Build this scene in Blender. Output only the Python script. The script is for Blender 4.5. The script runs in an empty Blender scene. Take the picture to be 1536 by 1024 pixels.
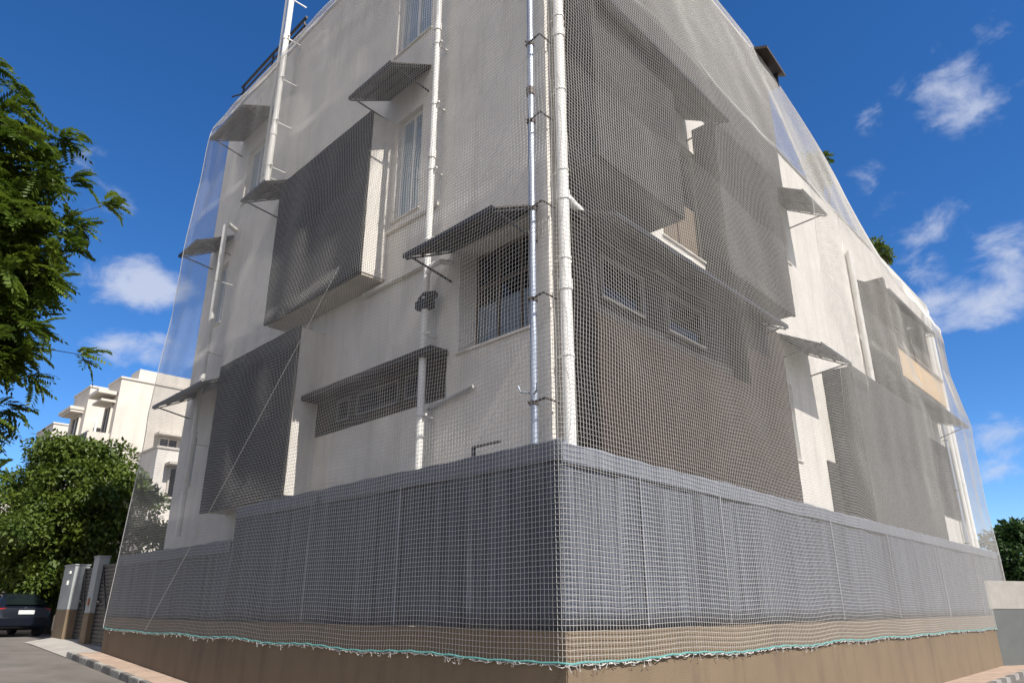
import bpy, bmesh, math, random
import numpy as np
from mathutils import Vector, Matrix
rnd = random.Random(7)
R = math.radians
scene = bpy.context.scene
COL = scene.collection

# ------------------------------------------------------------------ frames
HC = 1.3
aL, aR = R(-44.1), R(42.3)
UL = Vector((math.sin(aL), math.cos(aL), 0)); UR = Vector((math.sin(aR), math.cos(aR), 0))
NL = Vector((-math.cos(aL), math.sin(aL), 0)); NR = Vector((math.cos(aR), -math.sin(aR), 0))
CB = Vector((0.611, 8.779, 0))              # boundary wall corner
BB = Vector((0.588, 10.239, 0))             # building corner, one metre further in
KC = 1.066                                  # how far a one metre offset moves the corner along each wall
def FW(side, s, d, z):
    u, n = (UL, NL) if side == 'L' else (UR, NR)
    return BB + u*s + n*d + Vector((0, 0, z))
def zg(t):
    """pavement height along the left street"""
    pts = [(-80, -.5), (2, -.5), (10.3, -.15), (16.2, .19), (20.4, .40), (24, .45), (400, .45)]
    for (a, za), (b, zb) in zip(pts, pts[1:]):
        if t <= b: return za + (zb-za)*max(0, (t-a))/(b-a)
    return .45
def zgxy(x, y): return zg((Vector((x, y, 0))-CB).dot(UL))

# ------------------------------------------------------------------ materials
def new_mat(name):
    m = bpy.data.materials.new(name); m.use_nodes = True
    nt = m.node_tree; return m, nt, nt.nodes['Principled BSDF']
def N(nt, typ, **kw):
    n = nt.nodes.new(typ)
    for k, v in kw.items():
        if hasattr(n, k): setattr(n, k, v)
        else: n.inputs[k].default_value = v
    return n
def mat(name, col, rough=.8, var=.12, scale=3.0, bump=.15, bscale=40, metal=0.0, stretch=(1,1,1), dirt=None, dirt_amt=.35, spec=.4, coat=0):
    m, nt, b = new_mat(name); L = nt.links
    tc = N(nt, 'ShaderNodeTexCoord'); mp = N(nt, 'ShaderNodeMapping'); mp.inputs['Scale'].default_value = stretch
    L.new(tc.outputs['Object'], mp.inputs['Vector'])
    no = N(nt, 'ShaderNodeTexNoise'); no.inputs['Scale'].default_value = scale; no.inputs['Detail'].default_value = 6; no.inputs['Roughness'].default_value = .62
    L.new(mp.outputs[0], no.inputs['Vector'])
    rp = N(nt, 'ShaderNodeValToRGB')
    c = Vector(col)
    rp.color_ramp.elements[0].position = .3; rp.color_ramp.elements[1].position = .72
    rp.color_ramp.elements[0].color = (*(c*(1-var)), 1); rp.color_ramp.elements[1].color = (*[min(.95, x) for x in c*(1+var)], 1)
    L.new(no.outputs['Fac'], rp.inputs[0]); out = rp.outputs[0]
    if dirt:
        n2 = N(nt, 'ShaderNodeTexNoise'); n2.inputs['Scale'].default_value = 1.0; n2.inputs['Detail'].default_value = 7; n2.inputs['Roughness'].default_value = .65
        mp2 = N(nt, 'ShaderNodeMapping'); mp2.inputs['Scale'].default_value = (2.6, 2.6, .35)
        L.new(tc.outputs['Object'], mp2.inputs['Vector']); L.new(mp2.outputs[0], n2.inputs['Vector'])
        r2 = N(nt, 'ShaderNodeMapRange'); r2.inputs['From Min'].default_value = .5; r2.inputs['From Max'].default_value = .8
        r2.inputs['To Max'].default_value = dirt_amt
        L.new(n2.outputs['Fac'], r2.inputs['Value'])
        mx = N(nt, 'ShaderNodeMix', data_type='RGBA')
        L.new(r2.outputs[0], mx.inputs['Factor']); L.new(out, mx.inputs[6]); mx.inputs[7].default_value = (*dirt, 1); out = mx.outputs[2]
    L.new(out, b.inputs['Base Color'])
    b.inputs['Roughness'].default_value = rough; b.inputs['Metallic'].default_value = metal
    b.inputs['Specular IOR Level'].default_value = spec
    if coat: b.inputs['Coat Weight'].default_value = coat; b.inputs['Coat Roughness'].default_value = .06
    if bump:
        n3 = N(nt, 'ShaderNodeTexNoise'); n3.inputs['Scale'].default_value = bscale; n3.inputs['Detail'].default_value = 4
        L.new(mp.outputs[0], n3.inputs['Vector'])
        bp = N(nt, 'ShaderNodeBump'); bp.inputs['Strength'].default_value = bump; bp.inputs['Distance'].default_value = .02
        L.new(n3.outputs['Fac'], bp.inputs['Height']); L.new(bp.outputs[0], b.inputs['Normal'])
    return m
M = {}
M['plaster'] = mat('white_plaster', (.66, .62, .56), .9, .08, 1.2, .25, 60, dirt=(.36, .33, .28), dirt_amt=.5)
M['plaster_old'] = mat('cream_plaster', (.54, .495, .43), .9, .10, .7, .2, 40, dirt=(.33, .30, .25), dirt_amt=.4)
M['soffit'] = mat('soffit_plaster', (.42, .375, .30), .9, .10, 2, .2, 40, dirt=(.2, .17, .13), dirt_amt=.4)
M['grey_panel'] = mat('charcoal_cladding', (.018, .017, .017), .8, .12, 2.0, .15, 50, dirt=(.06, .055, .05), dirt_amt=.3)
M['grey_panel_mid'] = mat('mid_grey_cladding', (.055, .05, .046), .8, .12, 2.0, .15, 50)
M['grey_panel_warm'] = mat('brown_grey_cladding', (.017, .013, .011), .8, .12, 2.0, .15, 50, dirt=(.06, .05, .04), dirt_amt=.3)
M['brown_panel'] = mat('brown_cladding', (.028, .015, .008), .75, .14, 2.4, .2, 40, dirt=(.09, .06, .04), dirt_amt=.3)
M['tan'] = mat('tan_render', (.165, .12, .075), .9, .07, 1.5, .3, 70, dirt=(.095, .068, .045), dirt_amt=.75)
M['band_brown'] = mat('brown_shade_band', (.06, .049, .035), .85, .2, 2, .2, 40)  # brown that stands in for soffit shade under the left ledge
M['ochre'] = mat('ochre_render', (.60, .42, .235), .85, .06, 1.5, .2, 60)
M['awning'] = mat('awning_sheet', (.06, .053, .046), .7, .2, 3, .2, 30, dirt=(.13, .10, .07), dirt_amt=.5)
M['dark_metal'] = mat('dark_metal', (.035, .035, .037), .5, .2, 8, .1, 60, metal=.3)
M['frame_white'] = mat('white_aluminium', (.72, .72, .70), .4, .04, 4, 0)
M['frame_dark'] = mat('brown_frame', (.10, .07, .05), .5, .1, 6, 0)
M['frame_grey'] = mat('greyish_frame', (.26, .25, .235), .5, .1, 6, 0)
M['frame_bronze'] = mat('bronze_frame', (.13, .12, .105), .5, .1, 6, 0)
M['pvc'] = mat('white_pvc', (.74, .725, .68), .42, .05, 3, .05, 30, dirt=(.5, .46, .38), dirt_amt=.35)
M['pvc_grey'] = mat('grey_pvc', (.42, .42, .41), .5, .06, 3, .05, 30)
M['galv'] = mat('galvanised_steel', (.42, .46, .52), .46, .10, 14, .08, 60, metal=.85)
M['clamp'] = mat('rusty_clamp', (.10, .085, .075), .6, .2, 12, .1, 60, metal=.5)
M['net'] = mat('white_nylon', (.49, .474, .445), .7, .06, 5, 0)
M['cord'] = mat('nylon_cord', (.56, .55, .52), .7, .1, 8, .1, 90)
M['teal'] = mat('teal_rope', (.10, .27, .25), .8, .3, 25, .3, 120)
M['asphalt'] = mat('asphalt', (.125, .112, .096), .93, .22, 1.1, .5, 90, dirt=(.165, .145, .12), dirt_amt=.5)
M['paving'] = mat('terracotta_paving', (.32, .235, .175), .9, .2, 2.4, .35, 50, dirt=(.22, .19, .16), dirt_amt=.5)
M['concrete'] = mat('concrete', (.30, .28, .25), .92, .14, 1.6, .35, 60, dirt=(.16, .15, .13), dirt_amt=.4)
M['kerb_light'] = mat('kerb_pale', (.27, .255, .225), .9, .25, 4, .4, 40, dirt=(.12, .11, .1), dirt_amt=.6)
M['kerb_dark'] = mat('kerb_dark', (.13, .12, .11), .9, .3, 4, .4, 40, dirt=(.3, .28, .25), dirt_amt=.5)
M['earth'] = mat('dusty_earth', (.22, .185, .14), .95, .2, .6, .4, 20)
M['pier_grey'] = mat('grey_render', (.30, .315, .31), .85, .06, 2, .2, 60)
M['gate'] = mat('gate_paint', (.045, .043, .042), .5, .2, 8, .1, 40, metal=.2)
M['bark'] = mat('bark', (.10, .075, .055), .95, .3, 8, .8, 18, stretch=(1, 1, .3))
M['car'] = mat('dark_blue_paint', (.006, .008, .014), .3, .05, 2, 0, coat=.8)
M['tyre'] = mat('tyre_rubber', (.02, .02, .02), .85, .1, 10, .1, 60)
M['rim'] = mat('alloy', (.45, .45, .46), .35, .05, 6, 0, metal=.8)
M['taillight'] = mat('red_lens', (.35, .015, .015), .2, .05, 5, 0, coat=.5)
M['plate'] = mat('number_plate', (.6, .6, .56), .5, .04, 6, 0)
M['chrome'] = mat('chrome', (.7, .7, .7), .15, .02, 5, 0, metal=1)
M['interior_shade'] = mat('dark_room_shade', (.03, .028, .027), .9, .2, 2, 0)  # dark rooms, and the awning shade painted on the brown bay's band
M['curtain_blue'] = mat('blue_curtain', (.16, .20, .25), .9, .35, 14, .2, 30, stretch=(1.5, 1.5, .05))
M['curtain_tan'] = mat('tan_curtain', (.15, .115, .08), .9, .3, 10, .2, 30, stretch=(1.5, 1.5, .05))
M['pot'] = mat('clay_pot', (.30, .15, .09), .85, .15, 6, .2, 30)
M['tile'] = mat('dark_roof_sheet', (.07, .055, .045), .6, .2, 5, .2, 30)

def glass_mat(name, tint, rough=.03, trans=.55):
    m, nt, b = new_mat(name)
    b.inputs['Base Color'].default_value = (*tint, 1); b.inputs['Roughness'].default_value = rough
    b.inputs['Specular IOR Level'].default_value = .9
    no = N(nt, 'ShaderNodeTexNoise'); no.inputs['Scale'].default_value = 1.7
    tc = N(nt, 'ShaderNodeTexCoord'); nt.links.new(tc.outputs['Object'], no.inputs['Vector'])
    bp = N(nt, 'ShaderNodeBump'); bp.inputs['Strength'].default_value = .04; nt.links.new(no.outputs['Fac'], bp.inputs['Height'])
    nt.links.new(bp.outputs[0], b.inputs['Normal'])
    b.inputs['Transmission Weight'].default_value = trans; b.inputs['IOR'].default_value = 1.45
    return m
M['glass'] = glass_mat('window_glass', (.25, .32, .38), .03, .0)
M['glass_dark'] = glass_mat('dark_glass', (.008, .009, .011), .06, .0); M['glass_dark'].node_tree.nodes['Principled BSDF'].inputs['Specular IOR Level'].default_value = .4
M['glass_car'] = glass_mat('car_glass', (.008, .012, .012), .12, 0); M['glass_car'].node_tree.nodes['Principled BSDF'].inputs['Specular IOR Level'].default_value = .25

def fabric_mat(name, col, hi, streak=.5):
    """woven shade cloth: fine vertical streaks and slight show-through"""
    m, nt, b = new_mat(name); L = nt.links
    tc = N(nt, 'ShaderNodeTexCoord')
    outs = []
    for sc, st in ((1.0, (9, 9, .22)), (1.0, (38, 38, .5))):
        mp = N(nt, 'ShaderNodeMapping'); mp.inputs['Scale'].default_value = st
        L.new(tc.outputs['Object'], mp.inputs['Vector'])
        no = N(nt, 'ShaderNodeTexNoise'); no.inputs['Scale'].default_value = sc; no.inputs['Detail'].default_value = 4
        L.new(mp.outputs[0], no.inputs['Vector']); outs.append(no.outputs['Fac'])
    ad = N(nt, 'ShaderNodeMath', operation='MULTIPLY_ADD'); L.new(outs[0], ad.inputs[0]); ad.inputs[1].default_value = .6; 
    ad2 = N(nt, 'ShaderNodeMath', operation='MULTIPLY'); L.new(outs[1], ad2.inputs[0]); ad2.inputs[1].default_value = .4
    L.new(ad2.outputs[0], ad.inputs[2])
    rp = N(nt, 'ShaderNodeValToRGB'); rp.color_ramp.elements[0].position = .36; rp.color_ramp.elements[1].position = .66
    rp.color_ramp.elements[0].color = (*col, 1); rp.color_ramp.elements[1].color = (*hi, 1)
    L.new(ad.outputs[0], rp.inputs[0]); L.new(rp.outputs[0], b.inputs['Base Color'])
    b.inputs['Roughness'].default_value = .75
    bp = N(nt, 'ShaderNodeBump'); bp.inputs['Strength'].default_value = .3; bp.inputs['Distance'].default_value = .02
    L.new(ad.outputs[0], bp.inputs['Height']); L.new(bp.outputs[0], b.inputs['Normal'])
    return m
M['sheet'] = fabric_mat('screen_cloth', (.034, .038, .049), (.12, .13, .155))
M['seam'] = mat('seam_tape', (.27, .28, .31), .8, .1, 6, .1, 40)
M['hem'] = fabric_mat('screen_hem', (.11, .118, .14), (.17, .18, .205))

def leaf_mat(name, dark, light, transl=.35):
    m, nt, b = new_mat(name); L = nt.links
    oi = N(nt, 'ShaderNodeTexCoord'); no = N(nt, 'ShaderNodeTexNoise'); no.inputs['Scale'].default_value = 1.3; no.inputs['Detail'].default_value = 5
    L.new(oi.outputs['Object'], no.inputs['Vector'])
    rp = N(nt, 'ShaderNodeValToRGB'); rp.color_ramp.elements[0].position = .35; rp.color_ramp.elements[1].position = .68
    rp.color_ramp.elements[0].color = (*dark, 1); rp.color_ramp.elements[1].color = (*light, 1)
    L.new(no.outputs['Fac'], rp.inputs[0]); L.new(rp.outputs[0], b.inputs['Base Color'])
    b.inputs['Roughness'].default_value = .5; b.inputs['Specular IOR Level'].default_value = .35
    tr = N(nt, 'ShaderNodeBsdfTranslucent'); L.new(rp.outputs[0], tr.inputs['Color'])
    mx = N(nt, 'ShaderNodeMixShader'); mx.inputs[0].default_value = transl
    L.new(b.outputs[0], mx.inputs[1]); L.new(tr.outputs[0], mx.inputs[2])
    L.new(mx.outputs[0], nt.nodes['Material Output'].inputs['Surface'])
    return m
M['leaf_near'] = leaf_mat('feathery_leaf', (.05, .09, .010), (.13, .18, .02), .4)
M['leaf_mid'] = leaf_mat('broad_leaf', (.05, .085, .012), (.12, .165, .022), .35)
M['leaf_dark'] = leaf_mat('dark_leaf', (.025, .055, .014), (.055, .10, .022), .25)

# ------------------------------------------------------------------ mesh builder
class MB:
    def __init__(s): s.v = []; s.f = []
    def add(s, vs, fs):
        o = len(s.v); s.v += [Vector(v) for v in vs]; s.f += [tuple(i+o for i in f) for f in fs]; return s
    def quad(s, a, b, c, d): return s.add([a, b, c, d], [(0, 1, 2, 3)])
    def hexa(s, p):
        """8 points: bottom ring 0-3, top ring 4-7"""
        return s.add(p, [(0, 3, 2, 1), (4, 5, 6, 7), (0, 1, 5, 4), (1, 2, 6, 5), (2, 3, 7, 6), (3, 0, 4, 7)])
    def fbox(s, side, s0, s1, d0, d1, z0, z1):
        P = lambda a, d, z: FW(side, a, d, z)
        return s.hexa([P(s0, d0, z0), P(s1, d0, z0), P(s1, d1, z0), P(s0, d1, z0), P(s0, d0, z1), P(s1, d0, z1), P(s1, d1, z1), P(s0, d1, z1)])
    def box(s, o, ax, ay, az, x0, x1, y0, y1, z0, z1):
        P = lambda x, y, z: o + ax*x + ay*y + az*z
        return s.hexa([P(x0, y0, z0), P(x1, y0, z0), P(x1, y1, z0), P(x0, y1, z0), P(x0, y0, z1), P(x1, y0, z1), P(x1, y1, z1), P(x0, y1, z1)])
    def tube(s, pts, r, n=10, caps=True):
        pts = [Vector(p) for p in pts]
        rs = r if isinstance(r, (list, tuple)) else [r]*len(pts)
        o = len(s.v); ref = None
        for i, p in enumerate(pts):
            t = (pts[min(i+1, len(pts)-1)] - pts[max(i-1, 0)]).normalized()
            if ref is None: ref = t.cross(Vector((0, 0, 1)) if abs(t.z) < .9 else Vector((1, 0, 0))).normalized()
            x = (ref - t*ref.dot(t)).normalized(); y = t.cross(x); ref = x
            for k in range(n):
                a = 2*math.pi*k/n; s.v.append(p + (x*math.cos(a) + y*math.sin(a))*rs[i])
        for i in range(len(pts)-1):
            for k in range(n):
                a = o+i*n+k; b = o+i*n+(k+1) % n; s.f.append((a, b, b+n, a+n))
        if caps:
            s.f.append(tuple(o+k for k in range(n))[::-1]); s.f.append(tuple(o+(len(pts)-1)*n+k for k in range(n)))
        return s
    def build(s, name, material, parent=None, bevel=0, smooth=False, base=None):
        me = bpy.data.meshes.new(name)
        org = parent_origin(parent) if parent is not None else (Vector(base) if base is not None else Vector((0, 0, 0)))
        me.from_pydata([tuple(v-org) for v in s.v], [], s.f)
        if bevel or True:
            bm = bmesh.new(); bm.from_mesh(me); bmesh.ops.recalc_face_normals(bm, faces=bm.faces) if len(s.f) < 20000 else None
            if bevel:
                es = [e for e in bm.edges if len(e.link_faces) == 2 and e.calc_face_angle(0) > .6]
                bmesh.ops.bevel(bm, geom=es, offset=bevel, segments=2, affect='EDGES', clamp_overlap=True)
            bm.to_mesh(me); bm.free()
        if smooth:
            me.polygons.foreach_set('use_smooth', [True]*len(me.polygons))
            try: me.set_sharp_from_angle(angle=R(38))
            except Exception: pass
        me.materials.append(M[material] if isinstance(material, str) else material)
        o = bpy.data.objects.new(name, me); COL.objects.link(o)
        if parent is not None: o.parent = parent
        else: o.location = org
        return o
def parent_origin(p):
    v = Vector((0, 0, 0))
    while p is not None: v += p.location; p = p.parent
    return v
def thing(name, label, cat, loc, group=None):
    o = bpy.data.objects.new(name, None); o.empty_display_size = .3; COL.objects.link(o); o.location = loc
    return tag(o, label, cat, group)
def tag(o, label, cat, group=None):
    o['label'] = label; o['category'] = cat
    if group: o['group'] = group
    return o
def struct(o, kind='structure'): o['kind'] = kind; return o

def np_mesh(name, verts, quads, material, parent=None, smooth=False):
    me = bpy.data.meshes.new(name); verts = np.asarray(verts, np.float32)
    if parent is not None: verts = verts - np.array(parent_origin(parent), np.float32)
    quads = np.asarray(quads, np.int32); k = quads.shape[1]
    me.vertices.add(len(verts)); me.vertices.foreach_set('co', verts.ravel())
    me.loops.add(quads.size); me.loops.foreach_set('vertex_index', quads.ravel())
    me.polygons.add(len(quads)); me.polygons.foreach_set('loop_start', np.arange(0, quads.size, k, dtype=np.int32))
    try: me.polygons.foreach_set('loop_total', np.full(len(quads), k, np.int32))
    except Exception: pass
    if smooth: me.polygons.foreach_set('use_smooth', np.ones(len(quads), bool))
    me.update(calc_edges=True); me.validate()
    me.materials.append(M[material]); o = bpy.data.objects.new(name, me); COL.objects.link(o)
    if parent is not None: o.parent = parent
    return o

# ------------------------------------------------------------------ ground
def sheet_grid(name, xs, ys, fz, material):
    m = MB(); nx = len(xs)
    for y in ys:
        for x in xs: m.v.append(Vector((x, y, fz(x, y))))
    for j in range(len(ys)-1):
        for i in range(nx-1):
            a = j*nx+i; m.f.append((a, a+1, a+1+nx, a+nx))
    return struct(m.build(name, material, smooth=True))
xs = sorted(set([-2500, -900, -300, -120] + [x*2.0 for x in range(-30, 31)] + [120, 300, 900, 2500]))
ys = sorted(set([-2500, -600, -100, -30] + [y*2.0 for y in range(-10, 41)] + [120, 300, 900, 2500]))
sheet_grid('ground', xs, ys, lambda x, y: zgxy(x, y)-.30, 'earth')
def strip(side, t0, t1, d0, d1, dz, step=1.0):
    """sheet along a boundary line; t measured from the boundary corner, d outward from the boundary face"""
    m = MB(); n = max(1, int(abs(t1-t0)/step)); u, nn = (UL, NL) if side == 'L' else (UR, NR)
    for i in range(n+1):
        t = t0+(t1-t0)*i/n
        for d in (d0, d1):
            p = CB+u*t+nn*d; m.v.append(Vector((p.x, p.y, zgxy(p.x, p.y)+dz)))
    for i in range(n): m.f.append((2*i, 2*i+1, 2*i+3, 2*i+2))
    return m
# road surface: one sheet following the slope of the street, out to where houses hide it
xs2 = [x*1.5 for x in range(-40, 41)]; ys2 = [y*1.5 for y in range(-20, 55)]
sheet_grid('road', xs2, ys2, lambda x, y: zgxy(x, y)-.13, 'asphalt')
def solid_strip(side, t0, t1, d0, d1, top, bot, step=1.0):
    m = MB(); n = max(1, int(abs(t1-t0)/step)); u, nn = (UL, NL) if side == 'L' else (UR, NR)
    for i in range(n+1):
        t = t0+(t1-t0)*i/n
        for d, h in ((d0, bot), (d0, top), (d1, top), (d1, bot)):
            p = CB+u*t+nn*d; m.v.append(Vector((p.x, p.y, zgxy(p.x, p.y)+h)))
    for i in range(n):
        a = 4*i
        for k in range(4): m.f.append((a+k, a+(k+1) % 4, a+4+(k+1) % 4, a+4+k))
    m.f.append((0, 1, 2, 3)); m.f.append((4*n+3, 4*n+2, 4*n+1, 4*n))
    return m
m = solid_strip('L', 0, 16.4, 0.0, .60, 0, -.4); struct(m.build('pavement', 'paving'))
m = solid_strip('R', -.6, 60, 0.0, .80, 0, -.4); struct(m.build('pavement', 'paving'))
# gate apron sloping to the road
m = MB(); u, nn = UL, NL
for i in range(7):
    t = 16.42+5.0*i/6
    for d, h in ((-3.0, .02), (0, 0.0), (.75, -.115)):
        p = CB+u*t+nn*d; m.v.append(Vector((p.x, p.y, zgxy(p.x, p.y)+h)))
for i in range(6):
    for k in range(2): a = 3*i+k; m.f.append((a, a+1, a+4, a+3))
struct(m.build('driveway', 'concrete'))
# kerb stones, faded black and white
for side, t0, t1, d0 in (('L', .0, 16.6, .605), ('R', -.7, 40, .805)):
    dark, pale = MB(), MB(); t = t0; k = 0
    while t < t1:
        ln = .62*(1+rnd.uniform(-.03, .03)); e = min(t1, t+ln-.012)
        tgt = dark if k % 2 else pale
        q = solid_strip(side, t, e, d0, d0+.14, .012+rnd.uniform(-.006, .008), -.4)
        o = len(tgt.v); tgt.v += q.v; tgt.f += [tuple(i+o for i in f) for f in q.f]
        t += ln; k += 1
    struct(dark.build('kerb', 'kerb_dark', bevel=.012)); struct(pale.build('kerb', 'kerb_light', bevel=.012))

# ------------------------------------------------------------------ boundary wall with net base
bw = thing('boundary_wall', 'low tan rendered wall along the pavement under the net', 'wall', CB+Vector((0, 0, -.5)))
def fw_c(side, t, d, z):
    u, n = (UL, NL) if side == 'L' else (UR, NR)
    return CB+u*t+n*d+Vector((0, 0, z))
m = MB(); T = .22; cin = CB + (UL+UR)*(T*KC)
tl, tr = 16.42, 26.3
outer = [fw_c('L', tl, 0, 0), CB.copy(), fw_c('R', tr, 0, 0)]
inner = [fw_c('L', tl, -T, 0), cin, fw_c('R', tr, -T, 0)]
z0, z1 = -1.0, 1.04
ring = []
for z in (z0, z1):
    for p in outer+inner: ring.append(Vector((p.x, p.y, z)))
m.add(ring, [(0, 1, 7, 6), (1, 2, 8, 7), (4, 3, 9, 10), (5, 4, 10, 11), (3, 0, 6, 9), (2, 5, 11, 8), (6, 7, 10, 9), (7, 8, 11, 10)])
m.build('wall', 'tan', bw, bevel=.012)
m = MB(); m.box(CB, UL, NL, Vector((0, 0, 1)), 16.2, tl, -6, -.222, -1, 1.03); m.build('return_wall', 'tan', bw)
m = MB(); m.box(CB, UR, NR, Vector((0, 0, 1)), tr-.22, tr, -6, -.222, -1, 1.03); m.build('return_wall', 'tan', bw)

# ------------------------------------------------------------------ screens on the wall
def cloth(side, t0, t1, z0, z1, d, name, material, parent, amp=.016, step=.05, seed=0):
    n = int((t1-t0)/step); nz = 9; rr = np.random.RandomState(seed)
    ph = rr.uniform(0, 6.28, 6); fr = np.array([.7, 1.6, 3.3, 6.1, 9.7, 14.0])
    am = np.array([.5, .6, .7, .55, .4, .25])*amp
    t = np.linspace(t0, t1, n+1); v = np.zeros((n+1, nz+1, 3))
    for j in range(nz+1):
        q = j/nz; z = z0+(z1-z0)*q
        w = sum(am[k]*np.sin(fr[k]*t+ph[k]+.25*k*q) for k in range(6))*(1-.55*q**4)
        sag = (-.018*np.abs(np.sin(t*.9+ph[0]))-.006*np.sin(t*7+ph[2])) if j == nz else 0
        u, nn = (UL, NL) if side == 'L' else (UR, NR)
        P = np.array(CB)[None, :]+np.outer(t, np.array(u))+np.outer(d+w, np.array(nn))
        P[:, 2] = z+sag; v[:, j] = P
    idx = np.arange((n+1)*(nz+1)).reshape(n+1, nz+1)
    q = np.stack([idx[:-1, :-1], idx[1:, :-1], idx[1:, 1:], idx[:-1, 1:]], -1).reshape(-1, 4)
    o = np_mesh(name, v.reshape(-1, 3), q, material, parent, smooth=True)
    sm = o.modifiers.new('thickness', 'SOLIDIFY'); sm.thickness = .004; sm.offset = 0
    return o
def screen(side, t0, t1, ztop, label, posts, seed):
    r = thing('privacy_screen', label, 'screen', fw_c(side, (t0+t1)/2, 0, 1.04), 'cloth screens fixed along the top of the wall')
    cloth(side, t0, t1, 1.05, ztop-.01, -.045, 'cloth', 'sheet', r, seed=seed)
    cloth(side, t0, t1, ztop-.27, ztop, -.02, 'hem', 'hem', r, amp=.006, seed=seed+5)
    for k, t in enumerate(posts):
        m = MB(); m.tube([fw_c(side, t, -.14, 1.0), fw_c(side, t, -.14, ztop-.05)], .024, 8); m.build('post', 'galv', r, smooth=True)
        m = MB(); w = .013
        lean = .02*math.sin(k*2.1)
        m.tube([fw_c(side, t+lean*(q/8-.5), -.008, 1.07+(ztop-1.3)*q/8) for q in range(9)], w, 6); m.build('seam', 'seam', r, smooth=True)
    m = MB(); m.tube([fw_c(side, t0+.02, -.12, ztop-.04), fw_c(side, t1-.02, -.12, ztop-.04)], .018, 8); m.build('top_rail', 'galv', r, smooth=True)
    return r
screen('L', .015, 9.22, 3.28, 'tall dark blue-grey cloth screen on wall, left of the corner', [3.35, 6.05], 1)
screen('L', 9.26, 16.36, 2.62, 'lower blue-grey cloth screen on wall beside the gates', [13.4], 2)
screen('R', .015, 26.2, 3.24, 'long blue-grey cloth screen on wall, right of the corner', [1.75, 4.1, 9.0, 12.8, 17.5, 22.0], 3)
m = MB(); m.fbox('L', .62, .68, .93, .955, 3.27, 3.40); m.fbox('L', .10, .68, .93, .955, 3.40, 3.43)
tag(m.build('metal_bracket', 'dark_metal', base=FW('L', .4, .94, 3.27)), 'small black L shaped bracket on top of the screen left of the corner', 'bracket')

# ------------------------------------------------------------------ the building
bld = thing('apartment_building', 'white apartment block with grey boxed bays wrapped in safety net', 'building', BB+Vector((0, 0, -.5)))
OPEN = {
 'L': [(3.6, 4.5, 8.95, 11.5), (3.45, 4.8, 13.5, 16.0), (.45, 2.2, 5.45, 7.42), (3.18, 3.72, 4.88, 5.36), (3.9, 5.35, 4.88, 5.36), (5.6, 6.1, 4.88, 5.36), (13.6, 14.2, 4.45, 5.95), (11.7, 12.9, 13.0, 14.9), (13.2, 14.1, 9.2, 11.2)],
 'R': [(3.7, 5.5, 8.4, 11.2), (8.35, 9.5, 4.6, 6.5), (11.95, 13.2, 4.95, 6.8), (9.75, 10.7, 10.3, 11.5), (17.3, 22.6, 9.5, 11.3)],
}
def wall_grid(m, side, s0, s1, z0, z1, opens, rev=.17):
    sc = sorted({s0, s1} | {a for o in opens for a in o[:2]}); zc = sorted({z0, z1} | {a for o in opens for a in o[2:]})
    for a, b in zip(sc, sc[1:]):
        for c, d in zip(zc, zc[1:]):
            ms, mz = (a+b)/2, (c+d)/2
            if any(o[0] < ms < o[1] and o[2] < mz < o[3] for o in opens): continue
            m.quad(FW(side, a, 0, c), FW(side, b, 0, c), FW(side, b, 0, d), FW(side, a, 0, d))
    for (a, b, c, d) in opens:
        e = -(.45 if (side, a) == ('L', .45) else .03 if d == 5.36 else rev)
        m.quad(FW(side, a, 0, c), FW(side, a, e, c), FW(side, a, e, d), FW(side, a, 0, d))
        m.quad(FW(side, b, 0, c), FW(side, b, 0, d), FW(side, b, e, d), FW(side, b, e, c))
        m.quad(FW(side, a, 0, d), FW(side, a, e, d), FW(side, b, e, d), FW(side, b, 0, d))
        m.quad(FW(side, a, 0, c), FW(side, b, 0, c), FW(side, b, e, c), FW(side, a, e, c))
LEND, REND, TOPZ, LOWZ, TALLR = 14.85, 27.4, 17.5, 14.15, 10.9
m = MB()
wall_grid(m, 'L', 0, LEND, -.8, TOPZ, OPEN['L'])
wall_grid(m, 'R', 0, TALLR, -.8, TOPZ, [o for o in OPEN['R'] if o[1] < TALLR])
# hidden sides, roof and parapet of the tall block
A, B_, C_ = FW('L', LEND, 0, 0), BB, FW('R', TALLR, 0, 0); D_ = A+(C_-B_)
def vq(p, q, za, zb): m.quad(Vector((p.x, p.y, za)), Vector((q.x, q.y, za)), Vector((q.x, q.y, zb)), Vector((p.x, p.y, zb)))
vq(A, D_, -.8, TOPZ); vq(D_, C_, -.8, TOPZ)
rf = TOPZ-.9
m.add([Vector((p.x, p.y, rf)) for p in (A, B_, C_, D_)], [(0, 1, 2, 3)])
cen = (A+B_+C_+D_)/4
inn = [p+(cen-p)*.025 for p in (A, B_, C_, D_)]
for i in range(4):
    p, q = (A, B_, C_, D_)[i], (A, B_, C_, D_)[(i+1) % 4]; a, b = inn[i], inn[(i+1) % 4]
    m.quad(Vector((p.x, p.y, TOPZ)), Vector((q.x, q.y, TOPZ)), Vector((b.x, b.y, TOPZ)), Vector((a.x, a.y, TOPZ))); vq(a, b, rf, TOPZ)
m.build('wall', 'plaster', bld)
m = MB()
wall_grid(m, 'R', TALLR, REND, -.8, LOWZ, [o for o in OPEN['R'] if o[0] > TALLR])
E1, E2 = FW('R', TALLR, 0, 0), FW('R', REND, 0, 0); E3, E4 = FW('R', REND, -7, 0), FW('R', TALLR, -7, 0)
vq(E2, E3, -.8, LOWZ); vq(E3, E4, -.8, LOWZ)
m.add([Vector((p.x, p.y, LOWZ-.8)) for p in (E1, E2, E3, E4)], [(0, 1, 2, 3)])
i1, i2, i3, i4 = FW('R', TALLR, -.2, 0), FW('R', REND-.2, -.2, 0), FW('R', REND-.2, -6.8, 0), FW('R', TALLR, -6.8, 0)
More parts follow.
